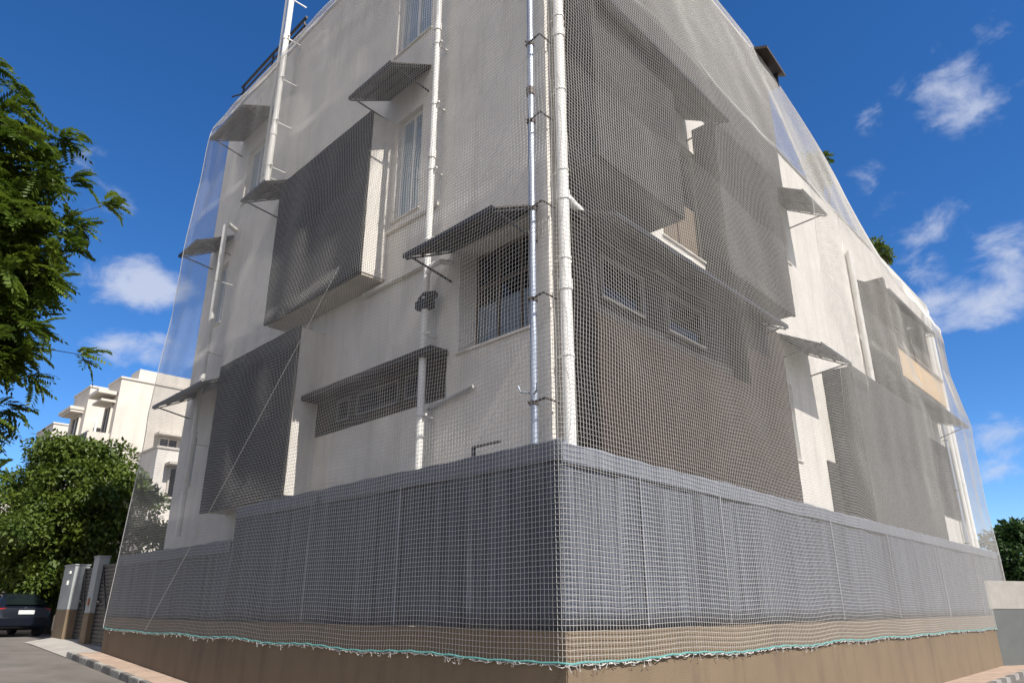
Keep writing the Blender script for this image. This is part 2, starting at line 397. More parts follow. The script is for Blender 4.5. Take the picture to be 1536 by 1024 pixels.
for p, q, a, b in ((E1, E2, i1, i2), (E2, E3, i2, i3), (E3, E4, i3, i4)):
    m.quad(Vector((p.x, p.y, LOWZ)), Vector((q.x, q.y, LOWZ)), Vector((b.x, b.y, LOWZ)), Vector((a.x, a.y, LOWZ))); vq(a, b, LOWZ-.8, LOWZ)
m.build('wall', 'plaster', bld)
m = MB(); m.fbox('R', TALLR+.01, REND+.04, -.24, .05, LOWZ+.003, LOWZ+.055); m.build('parapet_coping', 'frame_grey', bld, bevel=.008)
m = MB(); m.fbox('L', .0, LEND+.05, -.3, .03, TOPZ+.003, TOPZ+.05); m.build('parapet_coping', 'plaster_old', bld, bevel=.008)
# stair tower set back on the roof
m = MB(); m.fbox('L', 4.2, 9.3, -5.5, -1.5, TOPZ-.9, 22.5); m.build('stair_tower', 'plaster_old', bld)
# string courses
for z, dd in ((7.49, .11), (8.72, .075)):
    m = MB(); m.fbox('L', 2.9 if z > 8 else 3.1, 5.3, .002, dd, z-.05, z+.04); m.build('string_course', 'plaster', bld, bevel=.01)
# roof edge canopy at the back of the right wall
m = MB()
m.add([FW('R', 10.0, -.3, 17.47), FW('R', 11.3, -.3, 17.25), FW('R', 11.3, .5, 16.85), FW('R', 10.0, .5, 17.1),
       FW('R', 10.0, -.3, 17.55), FW('R', 11.3, -.3, 17.35), FW('R', 11.3, .5, 16.95), FW('R', 10.0, .5, 17.2)], [(0, 3, 2, 1), (4, 5, 6, 7), (0, 1, 5, 4), (1, 2, 6, 5), (2, 3, 7, 6), (3, 0, 4, 7)])
ra = m.build('roof_canopy', 'tile', bld)
m = MB(); m.fbox('R', 11.1, 11.2, -.2, .3, 16.5, 16.98); m.fbox('R', 10.92, 11.09, -.2, .0, 16.5, 16.6); m.build('bracket', 'dark_metal', ra)

def window(side, o, rev=.17, kind='white', parts=1, glass='glass', curtain=None, hbar=None, parent=None, sill='plaster'):
    a, b, c, d = o; e = -rev
    fm = {'white': 'frame_white', 'dark': 'frame_dark', 'grey': 'frame_grey', 'bronze': 'frame_bronze'}[kind]
    w = .055; m = MB(); D0, D1 = e-.03, e+.045
    m.fbox(side, a+.003, a+w, D0, D1, c+.003, d-.003); m.fbox(side, b-w, b-.003, D0, D1, c+.003, d-.003)
    m.fbox(side, a+w+.001, b-w-.001, D0, D1, c+.003, c+w); m.fbox(side, a+w+.001, b-w-.001, D0, D1, d-w, d-.003)
    for k in range(1, parts):
        x = a+(b-a)*k/parts; m.fbox(side, x-w/2, x+w/2, D0+.003, D1-.004, c+w+.001, d-w-.001)
    if hbar: m.fbox(side, a+w+.001, b-w-.001, D0+.006, D1-.008, hbar-w/2, hbar+w/2)
    root = m.build('window', fm, parent or bld)
    m = MB(); m.quad(FW(side, a+w, e, c+w), FW(side, b-w, e, c+w), FW(side, b-w, e, d-w), FW(side, a+w, e, d-w)); m.build('pane', glass, root)
    if curtain:
        mm = MB(); n = 24; pts = []
        for k in range(n+1):
            x = a+w+(b-a-2*w)*k/n; pts.append((x, e+.018+.008*math.sin(k*1.9)))
        zc = c+w+(d-c)*.45
        for (x0, y0), (x1, y1) in zip(pts, pts[1:]): mm.quad(FW(side, x0, y0, c+w), FW(side, x1, y1, c+w), FW(side, x1, y1, zc), FW(side, x0, y0, zc))
        mm.build('curtain', curtain, root)
    m = MB(); m.fbox(side, a-.05, b+.05, -.16, .045, c-.05, c-.004); m.build('sill', sill, root, bevel=.008)
    # closed dark box behind the pane
    return root
window('L', OPEN['L'][0], parts=2, glass='glass'); window('L', OPEN['L'][1], parts=2, glass='glass')
window('L', OPEN['L'][2], rev=.45, parts=3, glass='glass_dark', kind='dark', curtain='curtain_blue', hbar=6.75)
for o in OPEN['L'][3:6]: window('L', o, rev=.03, kind='bronze', glass='interior_shade', sill='band_brown')
window('L', OPEN['L'][6], parts=1, glass='glass'); window('L', OPEN['L'][7], parts=2); window('L', OPEN['L'][8], parts=2)
window('R', OPEN['R'][0], kind='dark', glass='glass_dark', parts=2, curtain='curtain_tan'); window('R', OPEN['R'][1], parts=2, glass='glass')
window('R', OPEN['R'][2], kind='grey', glass='glass_dark', parts=2); window('R', OPEN['R'][3], parts=2)
w5 = window('R', OPEN['R'][4], kind='dark', glass='glass_dark', parts=5, hbar=10.6)

def bay(side, s0, s1, d, z0, z1, panel, body='plaster', label=None, inset=.0):
    m = MB(); m.fbox(side, s0+.02, s1-.02, -.05, d-.045 if d < .1 else d-.07, z0+.03, z1-.03)
    b = m.build('bay', body, bld, bevel=.01)
    m = MB(); m.fbox(side, s0, s1, d-.043 if d < .1 else d-.068, d, z0, z1); m.build('front_panel', panel, b, bevel=.012)
    if label: b['label'] = label
    return b
b1 = bay('L', 4.6, 8.75, .65, 7.62, 11.55, 'grey_panel', label='charcoal fronted boxed bay with white side')
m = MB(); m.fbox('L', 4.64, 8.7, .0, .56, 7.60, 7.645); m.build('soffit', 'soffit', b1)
b2 = bay('L', 6.9, 11.0, .65, 3.4, 7.12, 'grey_panel')
b3 = bay('R', .34, 3.14, .8, 8.2, 12.0, 'grey_panel_warm', 'grey_panel')
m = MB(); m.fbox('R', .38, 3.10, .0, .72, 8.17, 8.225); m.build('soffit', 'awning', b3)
bay('R', 5.4, 8.9, .57, 8.0, 11.9, 'grey_panel_warm', 'grey_panel')
bay('R', .9, 10.88, .05, 12.5, 17.3, 'grey_panel_mid', 'grey_panel_mid')
b4 = bay('R', 11.85, 19.0, .8, 2.4, 7.45, 'grey_panel_mid', 'grey_panel')
m = MB(); m.fbox('R', .36, 3.2, .002, .04, 7.4, 8.16); m.build('shade_panel', 'grey_panel', bld)  # dark sheet standing in for shade between the bay and the awning
m = MB(); m.fbox('R', 19.6, 26.4, .002, .06, 4.5, 7.35); m.build('shade_panel', 'grey_panel_warm', bld)  # grey sheet imitating the shaded wall under the far awning
m = MB(); m.fbox('R', 11.2, 13.2, .002, .05, 3.3, 4.85); m.build('shade_panel', 'grey_panel_warm', bld)  # grey sheet in place of the shade below the window
# brown bay below the main canopy: side cheek, panel, recessed dark windows
m = MB(); m.fbox('R', .46, 7.72, -.05, .50, 2.3, 5.56); m.fbox('R', 5.80, 7.72, -.05, .50, 5.561, 7.2); m.fbox('R', .46, .56, -.05, .50, 5.561, 7.2)
b5 = m.build('bay', 'grey_panel', bld); b5['label'] = 'brown boxed bay with a dark band of windows'
m = MB(); m.fbox('R', .561, 5.799, -.05, .20, 5.561, 7.2); m.build('shade_band', 'interior_shade', b5)  # wall between the windows coloured dark for the awning's shade
m = MB(); m.fbox('R', .44, 7.74, .502, .57, 2.3, 5.55); m.fbox('R', 5.78, 7.74, .502, .57, 5.551, 7.2); m.build('front_panel', 'brown_panel', b5)
for (a, b) in ((1.0, 2.3), (3.1, 4.5)):
    m = MB(); c, d = 6.05, 6.85; w = .05
    m.fbox('R', a, a+w, .203, .30, c, d); m.fbox('R', b-w, b, .203, .30, c, d); m.fbox('R', a+w+.001, b-w-.001, .203, .30, c, c+w); m.fbox('R', a+w+.001, b-w-.001, .203, .30, d-w, d)
    m.build('window', 'frame_bronze', b5)
    m = MB(); m.quad(FW('R', a+w, .23, c+w), FW('R', b-w, .23, c+w), FW('R', b-w, .23, d-w), FW('R', a+w, .23, d-w)); m.build('pane', 'glass_dark', b5)
# far bay with ochre parapet and window
m = MB(); m.fbox('R', 17.0, 17.25, .0, .8, 8.2, 11.85); m.fbox('R', 22.62, 22.85, .0, .6, 8.45, 11.75); m.fbox('R', 17.251, 22.619, .002, .06, 11.31, 11.9); m.fbox('R', 17.251, 22.619, .0, .74, 8.35, 8.45)
b6 = m.build('bay', 'grey_panel_warm', bld); b6['label'] = 'far bay with an ochre parapet and awning'
m = MB(); m.fbox('R', 17.26, 22.9, .70, .8, 8.42, 9.42); m.build('parapet_panel', 'ochre', b6)
m = MB(); m.fbox('R', 17.26, 22.95, .62, .86, 9.423, 9.52); m.build('ledge', 'frame_dark', b6)
m = MB(); m.fbox('R', 15.6, 17.0, .0, .78, 8.2, 11.85) if False else None
# ledge slab over the low windows
m = MB(); m.fbox('L', 2.45, 7.3, .012, .42, 5.44, 5.56); hd = m.build('window_hood', 'awning', bld, bevel=.01)
m = MB()
for a_, b_, c_, d_ in ((2.5, 3.179, 4.70, 5.439), (3.721, 3.899, 4.70, 5.439), (5.351, 5.599, 4.70, 5.439), (6.101, 7.25, 4.70, 5.439), (3.18, 3.72, 4.70, 4.82), (3.9, 5.35, 4.70, 4.82), (5.6, 6.1, 4.70, 4.82), (3.18, 3.72, 5.362, 5.439), (3.9, 5.35, 5.362, 5.439), (5.6, 6.1, 5.362, 5.439)):
    m.fbox('L', a_, b_, .002, .01, c_, d_)
m.build('shade_band', 'band_brown', hd)  # soffit shade put on the wall as a brown strip around the windows

def awning(side, s0, s1, zo, zw, do=1.045, ribs=3, strut=.55):
    th = .03
    m = MB()
    c = [(s0, 0.004, zw), (s1, 0.004, zw), (s1, do, zo), (s0, do, zo)]
    m.hexa([FW(side, *p) for p in c]+[FW(side, p[0], p[1], p[2]+th) for p in c])
    a = m.build('awning', 'awning', bld)
    m = MB()
    for k in range(ribs+1):
        q = (k+.0)/ribs; dd = .02+(do-.04)*q; zz = zw+(zo-zw)*dd/do
        m.tube([FW(side, s0+.02, dd, zz-.022), FW(side, s1-.02, dd, zz-.022)], .02, 6)
    for x in (s0+.03, (s0+s1)/2, s1-.03):
        m.tube([FW(side, x, .02, zw-.045), FW(side, x, do-.02, zo-.045)], .018, 6)
    m.build('frame', 'dark_metal', a)
    for x in (s0+.05, s1-.05):
        m = MB(); m.tube([FW(side, x, .01, zw-strut*1.0-.1), FW(side, x, do*.9, zo+.02)], .02, 6); m.build('bracket', 'dark_metal', a)
    m = MB(); m.fbox(side, s0-.01, s1+.01, do, do+.025, zo-.03, zo+.05); m.build('edge_trim', 'dark_metal', a)
    return a
for args in (('L', 11.17, 13.5, 15.2, 15.68), ('L', 13.1, 14.55, 11.45, 12.0), ('L', 11.05, 14.45, 6.62, 7.12), ('L', 8.85, 10.2, 11.5, 12.05),
             ('L', 3.36, 4.92, 11.8, 12.36), ('L', .2, 2.47, 7.03, 7.52),
             ('R', .42, 5.16, 11.45, 12.05), ('R', .36, 6.9, 7.02, 7.5), ('R', 9.35, 11.06, 11.6, 12.2), ('R', 8.93, 10.99, 7.18, 7.72),
             ('R', 17.2, 24.75, 7.95, 8.32)):
    awning(*args)
awning('R', 16.9, 22.85, 11.3, 11.95, .95)

# drain pipes
def pipe(name, pts, r, material, clamps, side, parent=bld, sock=None):
    m = MB(); m.tube(pts, r, 14)
    p = m.build(name, material, parent, smooth=True)
    for (s, d, z) in clamps:
        m = MB(); m.tube([FW(side, s, d, z-.02), FW(side, s, d, z+.02)], r+.012, 14)
        m.fbox(side, s-.018, s+.018, .0, d+.01, z-.012, z+.012); m.fbox(side, s-.05-r*1.5, s-r*.2, d-.03, d+.01, z-.018, z+.018) if side == 'L' else m.fbox(side, s+r*.2, s+.05+r*1.2, d-.03, d+.01, z-.018, z+.018)
        m.build('pipe_clamp', 'pvc' if material.startswith('pvc') else 'clamp', p)
    if sock:
        for (s, d, z) in sock:
            m = MB(); m.tube([FW(side, s, d, z-.09), FW(side, s, d, z+.09)], r+.016, 14); m.build('socket', material, p, smooth=True)
    return p
def vpipe(side, s, d, z0, z1, r, material, every=2.0, name='drainpipe', sock=None):
    return pipe(name, [FW(side, s, d, z0), FW(side, s, d, z1)], r, material, [(s, d, z0+.6+k*every) for k in range(int((z1-z0-.6)/every)+1)], side, sock=sock)
vpipe('L', 10.05, .50, 12.2, 21.5, .085, 'pvc', 1.5, sock=[(10.05, .50, 17.3), (10.05, .50, 13.9)])
vpipe('L', 10.42, .5, 12.1, 20.5, .035, 'pvc', 30)
p = pipe('drainpipe', [FW('L', 13.0, -.02, 12.12), FW('L', 12.8, .36, 12.15), FW('L', 12.7, .45, 12.0), FW('L', 12.7, .45, 3.0)], .075, 'pvc', [(12.7, .45, 10.2), (12.7, .45, 8.0), (12.7, .45, 5.4)], 'L')
vpipe('L', 2.85, .26, 7.2, 19.0, .068, 'pvc', 1.55, sock=[(2.85, .26, 9.7), (2.85, .26, 12.9)])
p = pipe('drainpipe', [FW('L', 2.85, .26, 7.2), FW('L', 2.85, .26, 1.0)], .066, 'pvc', [(2.85, .26, 5.9), (2.85, .26, 4.4)], 'L')
m = MB(); m.tube([FW('L', 2.85, .26, 7.05), FW('L', 2.72, .27, 7.2), FW('L', 2.55, .2, 7.26), FW('L', 2.45, .0, 7.27)], .055, 10); m.build('branch_pipe', 'pvc', p, smooth=True)
m = MB(); m.fbox('L', 2.68, 3.02, .16, .38, 6.38, 6.56); m.tube([FW('L', 2.62, .2, 6.62), FW('L', 2.85, .27, 6.66), FW('L', 3.02, .24, 6.60)], .08, 10); m.build('rainwater_head', 'dark_metal', p, bevel=.02)
pipe('drainpipe', [FW('L', 1.7, .07, 4.72), FW('L', 2.9, .07, 4.55)], .03, 'pvc_grey', [], 'L')
st = pipe('steel_pole', [FW('L', .17, .2, 3.0), FW('L', .17, .2, 18.5)], .058, 'galv', [], 'L')
for z in (4.1, 5.75, 7.35, 9.05, 10.7, 12.4, 14.2):
    m = MB(); m.tube([FW('L', .17, .2, z-.03), FW('L', .17, .2, z+.03)], .074, 14)
    m.tube([FW('L', .24, .24, z), FW('L', -.12, .27, z+.015), FW('R', .02, .12, z)], .018, 6)
    m.tube([FW('L', .17, .27, z), FW('L', .17, .33, z)], .014, 6)
    m.build('pipe_clamp', 'clamp', st, smooth=True)
m = MB(); m.tube([FW('L', .17, .2, 9.6), FW('L', .17, .2, 9.75)], .078, 14); m.build('socket', 'clamp', st, smooth=True)
for dz, ds in ((4.25, .2), (4.22, -.14)):
    m = MB(); m.tube([FW('L', .17, .22, dz), FW('L', .17+ds, .28, dz+.05), FW('L', .17+ds*1.15, .30, dz+.14)], .018, 6); m.build('scaffold_coupler', 'galv', st, smooth=True)
wp = vpipe('R', .15, .2, 1.0, 19, .095, 'pvc', 1.62, sock=[(.15, .2, 10.95), (.15, .2, 7.6), (.15, .2, 6.0)])
m = MB(); m.tube([FW('R', .18, .2, 7.62), FW('R', .75, .22, 7.42)], .075, 12); m.build('branch_pipe', 'pvc', wp, smooth=True)
vpipe('R', 16.1, .12, 7.9, 12.7, .09, 'pvc', 1.6, sock=[(16.1, .12, 11.2), (16.1, .12, 9.6)])
vpipe('R', 16.42, .09, 7.9, 12.6, .05, 'pvc', 30)
vpipe('R', 25.6, .15, 1.0, 13.2, .10, 'pvc', 2.2); vpipe('R', 26.2, .15, 1.0, 13.6, .13, 'pvc', 2.2); vpipe('R', 25.0, .12, 3.0, 11.0, .07, 'galv', 2.0)

# roof railing
rl = MB()
for z in (1.12, .82, .54): rl.tube([FW('L', 10.2, -.12, TOPZ+z), FW('L', 14.75, -.12, TOPZ+z)], .05 if z > .9 else .034, 8)
rl = rl.build('roof_railing', 'dark_metal', bld)
for s in (14.6, 12.4, 10.3):
    m = MB(); m.tube([FW('L', s, -.12, TOPZ-.3), FW('L', s, -.12, TOPZ+1.12)], .034, 8); m.build('post', 'dark_metal', rl)
m = MB(); m.tube([FW('L', 14.75, -.12, TOPZ+.54), FW('L', 14.95, .1, TOPZ+.3)], .028, 6); m.tube([FW('L', 14.7, -.12, TOPZ+.82), FW('L', 14.95, .12, TOPZ+.7)], .028, 6); m.build('rail_end', 'dark_metal', rl)

# ------------------------------------------------------------------ safety net
CELL = .066
def lerp_tab(tab, x):
    xs_, ys_ = zip(*tab); return np.interp(x, xs_, ys_)
def net_points():
    TL, TR = 16.42, 26.35
    nl, nr = int(TL/CELL), int(TR/CELL)
    ZB, NZ = .70, 258
    q = np.linspace(0, 1, NZ+1)
    cols = []
    for side, n, T in (('L', nl, TL), ('R', nr, TR)):
        t = np.arange(n+1)*(T/n)
        u, nn = (np.array(UL), np.array(NL)) if side == 'L' else (np.array(UR), np.array(NR))
        P = np.zeros((n+1, NZ+1, 3))
        for i, ti in enumerate(t):
            s_b = ti-KC
            if side == 'L': ztop = 17.55
            else:
                if s_b < 9.8: ztop = 17.6
                elif s_b < 18.5:
                    x = (s_b-9.8)/8.7; ztop = 17.6-3.4*(1-(1-x)**1.9)
                else: ztop = 14.2
            zb = ZB+.010*math.sin(ti*.83)+.012*math.sin(ti*2.3+1)+(.08*ti/T if side == 'L' else -.05*ti/T)
            z = zb+(ztop-zb)*q
            if side == 'L':
                d = lerp_tab([(.5, 1.035), (3.3, 1.04), (5, 1.03), (6.5, 1.12), (7.2, 1.13), (9.4, 1.05), (11.4, 1.13), (12.0, 1.13), (13.6, 1.08), (15.2, 1.13), (16.4, .62), (17.55, .05)], z)
            else:
                if s_b < 9.8: tab = [(.5, 1.035), (3.3, 1.04), (5, 1.03), (6.8, 1.13), (7.4, 1.14), (9.4, 1.04), (11.3, 1.14), (11.9, 1.13), (14, .78), (17.6, .05)]
                elif s_b < 18.5:
                    x = (s_b-9.8)/8.7; de = .05+.45*math.sin(math.pi*min(1, x))
                    tab = [(.5, 1.035), (3.3, 1.04), (5, 1.03), (7.1, 1.13), (7.6, 1.13), (9.5, 1.03), (11.6, 1.12), (12, 1.1), (ztop, de)] if ztop > 12.1 else None
                else: tab = [(.5, 1.035), (3.3, 1.04), (5, 1.03), (7.9, 1.13), (8.4, 1.13), (9.8, 1.02), (11.2, 1.12), (11.6, 1.06), (14.2, .06)]
                d = lerp_tab(tab, z)
            lv = ((6.45, 7.25), (11.3, 12.0), (14.95, 15.45)) if side == 'L' else (((6.9, 7.35), (11.25, 11.9)) if s_b < 12 else ((7.8, 8.15), (11.1, 11.5)))
            # slack: broad vertical folds and small ripples, none where it is tied
            tie = np.clip((z-3.2)/1.5, .05, 1)*np.clip((ztop-z)/1.5, 0, 1)
            d = d + tie*((.018 if side == 'L' else .013)*np.sin(ti*1.9+.9*np.sin(z*.6))+(.008 if side == 'L' else .006)*np.sin(ti*4.3+z*.55)-.045*np.sin(ti*.52+.8)**2)
            for (l0, l1) in lv:
                wgt = np.clip(1-np.maximum(l0-z, z-l1)/.35, 0, 1); wgt = wgt*wgt*(3-2*wgt)
                d = d*(1-wgt)+np.maximum(d, 1.105)*wgt
            b = np.clip(ti/6, 0, 1); b = b*b*(3-2*b)
            sh = KC*(d*(1-b)+1.0*b)
            k = (1-.0085*np.clip(z-1, 0, 20)*(ti/T)) if side == 'L' else (1+.0040*np.clip(z-1, 0, 20)*(ti/T))
            if side == 'R':
                k = 1+(np.interp(z, [.6, 3, 8, 11.4, 12.6, 14.2], [0, 0, -.35, -2.3, -1.2, 1.9]))*(ti/T)**8/T
            s = (ti*k)-sh
            # in-plane wander of the threads
            s = s+tie*(.03*np.sin(z*1.3+ti*.9)+.016*np.sin(z*3.7+ti*2.1))
            zz = z+tie*(.05*np.sin(ti*1.15+z*.25)+.02*np.sin(ti*3.1+z*.9))-.010*np.clip(1-z/3.2, 0, 1)*np.sin(ti*2.0)
            if side == 'L': zz = zz  # hangs level
            P[i] = np.array(BB)[None]+np.outer(s, u)+np.outer(d, nn); P[i, :, 2] = zz
        cols.append(P)
    Pl, Pr = cols
    c = (Pl[0]+Pr[0])/2; Pl[0] = c; Pr[0] = c
    P = np.concatenate([Pl[::-1], Pr[1:]], 0)
    i0 = nl
    for it in range(3):   # round the corner a little
        a = P[i0-3:i0+4].copy(); P[i0-2:i0+3] = .25*a[:-2]+.5*a[1:-1]+.25*a[2:]
    return P, nl
P, i0 = net_points()
NN0 = np.cross(np.gradient(P, axis=0), np.gradient(P, axis=1)); NN0 /= np.linalg.norm(NN0, axis=2, keepdims=True)
jit = np.random.RandomState(3).normal(0, .0022, P.shape)*.8; jit = jit-NN0*np.sum(jit*NN0, axis=2, keepdims=True); P = P+jit
dU = np.gradient(P, axis=0); dV = np.gradient(P, axis=1)
dU /= np.linalg.norm(dU, axis=2, keepdims=True); dV /= np.linalg.norm(dV, axis=2, keepdims=True)
NN = np.cross(dU, dV); NN /= np.linalg.norm(NN, axis=2, keepdims=True)
def threads(P, T, Nn, r):
    """3 sided tubes running along axis 0"""
    S = np.cross(T, Nn); offs = [(Nn*math.cos(a)+S*math.sin(a))*r for a in (0.0, 2.094, 4.189)]
    V = np.stack([P+o for o in offs], 2)
    na, nb = P.shape[:2]; idx = np.arange(na*nb*3).reshape(na, nb, 3); F = []
    for k in range(3):
        k2 = (k+1) % 3
        F.append(np.stack([idx[:-1, :, k], idx[1:, :, k], idx[1:, :, k2], idx[:-1, :, k2]], -1).reshape(-1, 4))
    return V.reshape(-1, 3), np.concatenate(F)
THR = .0032
v1, f1 = threads(P, dU, NN, THR)
v2, f2 = threads(np.swapaxes(P, 0, 1), np.swapaxes(dV, 0, 1), np.swapaxes(NN, 0, 1), THR)
net = thing('safety_net', 'white square mesh net draped over the whole building down to the wall', 'net', CB+Vector((0, 0, .7)))
np_mesh('mesh', np.concatenate([v1, v2]), np.concatenate([f1, f2+len(v1)]), 'net', net)
# border ropes along bottom, top and ends
def rope(name, pts, r, material, n=6):
    m = MB(); m.tube([Vector(p) for p in pts], r, n); return m.build(name, material, net, smooth=True)
bot = P[:, 0]; rope('edge_rope', [p+NN[i, 0]*0 + np.array((0, 0, -.006+.006*math.sin(i*.9))) for i, p in enumerate(bot)], .014, 'teal', 7)
rope('top_rope', P[:, -1][::4], .010, 'cord'); rope('side_rope', P[0][::3], .010, 'cord'); rope('side_rope', P[-1][::3], .010, 'cord')
# frayed loops hanging from the bottom rope
m = MB()
for i in range(2, len(bot)-2):
    near = abs(i-i0) < 190
    if rnd.random() > (.9 if near else .75): continue
    p = Vector(bot[i]); tdir = Vector(bot[i+1]-bot[i-1]).normalized(); nn_ = Vector(NN[i, 0]); nn_.z = 0; nn_.normalize()
    if nn_.dot(-p+Vector((0, 0, p.z))) < 0: nn_ = -nn_
    nl_ = rnd.choice((.015, .02, .03, .03, .075))*rnd.uniform(.7, 1.3); w = rnd.uniform(-.05, .05); k = rnd.choice((4, 5, 6))
    pts = []
    for j in range(k+1):
        q = j/k; pts.append(p+tdir*(w*q+.02*math.sin(q*6+i))+Vector((0, 0, -.012-nl_*math.sin(q*math.pi*rnd.choice((.7, .9, 1.0)))))+nn_*(.008+.02*q*rnd.random()))
    m.tube(pts, rnd.uniform(.002, .0036), 4, caps=False)
m.build('fringe', 'cord', net)['kind'] = 'stuff'
m = MB(); pts = []
for i in range(0, len(bot), 1):
    pts.append(Vector(bot[i])+Vector((0, 0, -.028+.013*math.sin(i*1.7)+.010*math.sin(i*.63)))+Vector(NN[i, 0])*(.006*math.sin(i*2.1)))
m.tube(pts, .006, 5); m.build('lacing_cord', 'cord', net)
# diagonal tension cord on the left face
pts = []
for k in range(31):
    q = k/30; s, z = 4.54+(11.92-4.54)*q, 7.53+(.80-7.53)*q
    pts.append(FW('L', s, 1.135+.02*math.sin(q*math.pi), z-.10*math.sin(q*math.pi)))
m = MB(); m.tube(pts, .008, 6); m.build('tension_cord', 'cord', net)

# ------------------------------------------------------------------ gate piers and gates
Z = Vector((0, 0, 1))
def gz(t): return zg(t)
def pier(label, t0, t1, d0, d1, top):
    base = CB+UL*((t0+t1)/2)+NL*((d0+d1)/2); g = gz((t0+t1)/2)
    r = thing('gate_pier', label, 'gate pier', base+Vector((0, 0, g)))
    m = MB(); m.box(CB, UL, NL, Z, t0, t1, d0, d1, g-.3, g+.82); m.build('plinth', 'tan', r, bevel=.008)
    m = MB(); m.box(CB, UL, NL, Z, t0+.003, t1-.003, d0+.003, d1-.003, g+.821, top); m.build('shaft', 'pier_grey', r, bevel=.008)
    m = MB(); m.box(CB, UL, NL, Z, t0-.02, t1+.02, d0-.02, d1+.02, top+.001, top+.04); m.build('cap', 'pier_grey', r, bevel=.008)
    return r
pA = pier('wide grey gate pier with tan base at the far end of the gates', 20.36, 21.55, -.42, 0, 2.52)
m = MB(); m.box(CB, UL, NL, Z, 20.62, 20.78, .003, .06, 2.28, 2.36); m.box(CB, UL, NL, Z, 20.75, 20.87, .003, .05, 1.95, 2.08); m.build('wall_light', 'plate', pA)
pB = pier('slim grey gate post between the two dark gates', 18.58, 19.1, -.45, -.15, 2.70)
m = MB(); m.box(CB, UL, NL, Z, 18.75, 18.85, -.148, -.11, 1.35, 1.55); m.build('letter_plate', 'pot', pB)
def gate(label, t0, t1, top):
    g = gz((t0+t1)/2); d = -.30
    r = thing('metal_gate', label, 'gate', CB+UL*((t0+t1)/2)+NL*d+Vector((0, 0, g)))
    m = MB()
    m.box(CB, UL, NL, Z, t0, t0+.05, d-.025, d+.025, g+.05, top); m.box(CB, UL, NL, Z, t1-.05, t1, d-.025, d+.025, g+.05, top)
    for z in (g+.06, (g+top)/2, top-.06): m.box(CB, UL, NL, Z, t0+.051, t1-.051, d-.02, d+.02, z, z+.05)
    m.build('frame', 'gate', r)
    m = MB(); z = g+.13; mid = (g+top)/2
    while z < top-.09:
        if abs(z-mid) > .09: m.box(CB, UL, NL, Z, t0+.051, t1-.051, d-.012, d+.012, z, z+.072)
        z += .105
    m.build('slats', 'gate', r)
    m = MB(); m.box(CB, UL, NL, Z, t0+.051, t1-.051, d-.035, d-.022, g+.06, top-.02); m.build('backing_sheet', 'gate', r)
    m = MB()
    m.tube([CB+UL*(t0+.06)+NL*(d+.03)+Z*(g+.1), CB+UL*(t1-.06)+NL*(d+.03)+Z*(top-.1)], .018, 6); m.build('brace', 'gate', r)
    m = MB(); m.box(CB, UL, NL, Z, t1-.28, t1-.06, d+.027, d+.06, mid+.06, mid+.10); m.build('latch', 'chrome', r)
gate('wide dark slatted gate between the net and the slim post', 16.75, 18.55, 2.48)
gate('narrow dark slatted gate beside the wide grey pier', 19.13, 20.33, 2.44)

# ------------------------------------------------------------------ background buildings (axes: UL along the street, NL towards the street)
def bg_block(label, corner, wdeep, wlong, z0, z1, material, name='apartment_block', group=None):
    """corner = nearest corner (street side); front face spans -NL (deep), street face spans UL"""
    r = thing(name, label, 'building', corner+Vector((0, 0, z0)), group)
    m = MB(); m.box(corner, UL, NL, Z, 0, wlong, -wdeep, 0, z0, z1); m.build('wall', material, r)
    m = MB(); m.box(corner, UL, NL, Z, -.06, wlong+.06, -wdeep-.06, .06, z1+.003, z1+.12); m.build('roof', 'plaster_old', r)
    return r
def bg_win(r, corner, face, a, b, z0, z1, hood=True, dark='glass_dark', depth=.12):
    """face 'F' = face looking back to the camera (normal -UL, a runs along -NL); 'S' = street face (normal NL, a along UL)"""
    if face == 'F': ax, ay = -NL, -UL
    else: ax, ay = UL, NL
    w = .09; m = MB()
    m.box(corner, ax, ay, Z, a, a+w, .003, depth, z0, z1); m.box(corner, ax, ay, Z, b-w, b, .003, depth, z0, z1)
    m.box(corner, ax, ay, Z, a+w, b-w, .003, depth, z0, z0+w); m.box(corner, ax, ay, Z, a+w, b-w, .003, depth, z1-w, z1)
    m.box(corner, ax, ay, Z, (a+b)/2-.03, (a+b)/2+.03, .003, depth*.8, z0+w, z1-w)
    o = m.build('window', 'plaster_old', r)
    m = MB(); m.box(corner, ax, ay, Z, a+w, b-w, .002, .03, z0+w, z1-w); m.build('pane', dark, o)
    if hood: m = MB(); m.box(corner, ax, ay, Z, a-.25, b+.25, .003, .75, z1+.05, z1+.17); m.build('window_hood', 'plaster_old', o)
def bg_balcony(r, corner, face, a, b, z, dep=1.1):
    ax, ay = (-NL, -UL) if face == 'F' else (UL, NL)
    m = MB(); m.box(corner, ax, ay, Z, a, b, .003, dep, z-.15, z); 
    m.box(corner, ax, ay, Z, a, a+.1, .003, dep, z, z+.95)
    o = m.build('balcony', 'plaster_old', r)
    m = MB()
    n = int((b-a)/.14)
    for k in range(n+1):
        x = a+.1+(b-a-.12)*k/n; m.box(corner, ax, ay, Z, x-.015, x+.015, dep-.05, dep-.02, z, z+.9)
    m.box(corner, ax, ay, Z, a, b, dep-.07, dep, z+.9, z+.97); m.build('railing', 'frame_grey', o)
    m = MB(); m.box(corner, ax, ay, Z, a+.5, b-.3, .002, .05, z+.0, z+2.2); m.build('balcony_door', 'glass_dark', o)
def polar(px, r):
    a = math.atan((px-768)/1151.0); return Vector((math.sin(a)*r, math.cos(a)*r, 0))
c1 = polar(116, 45)
b = bg_block('tall cream apartment block with blank side wall nearest the netted building', c1, 22, 2.3, .3, 13.5, 'plaster_old')
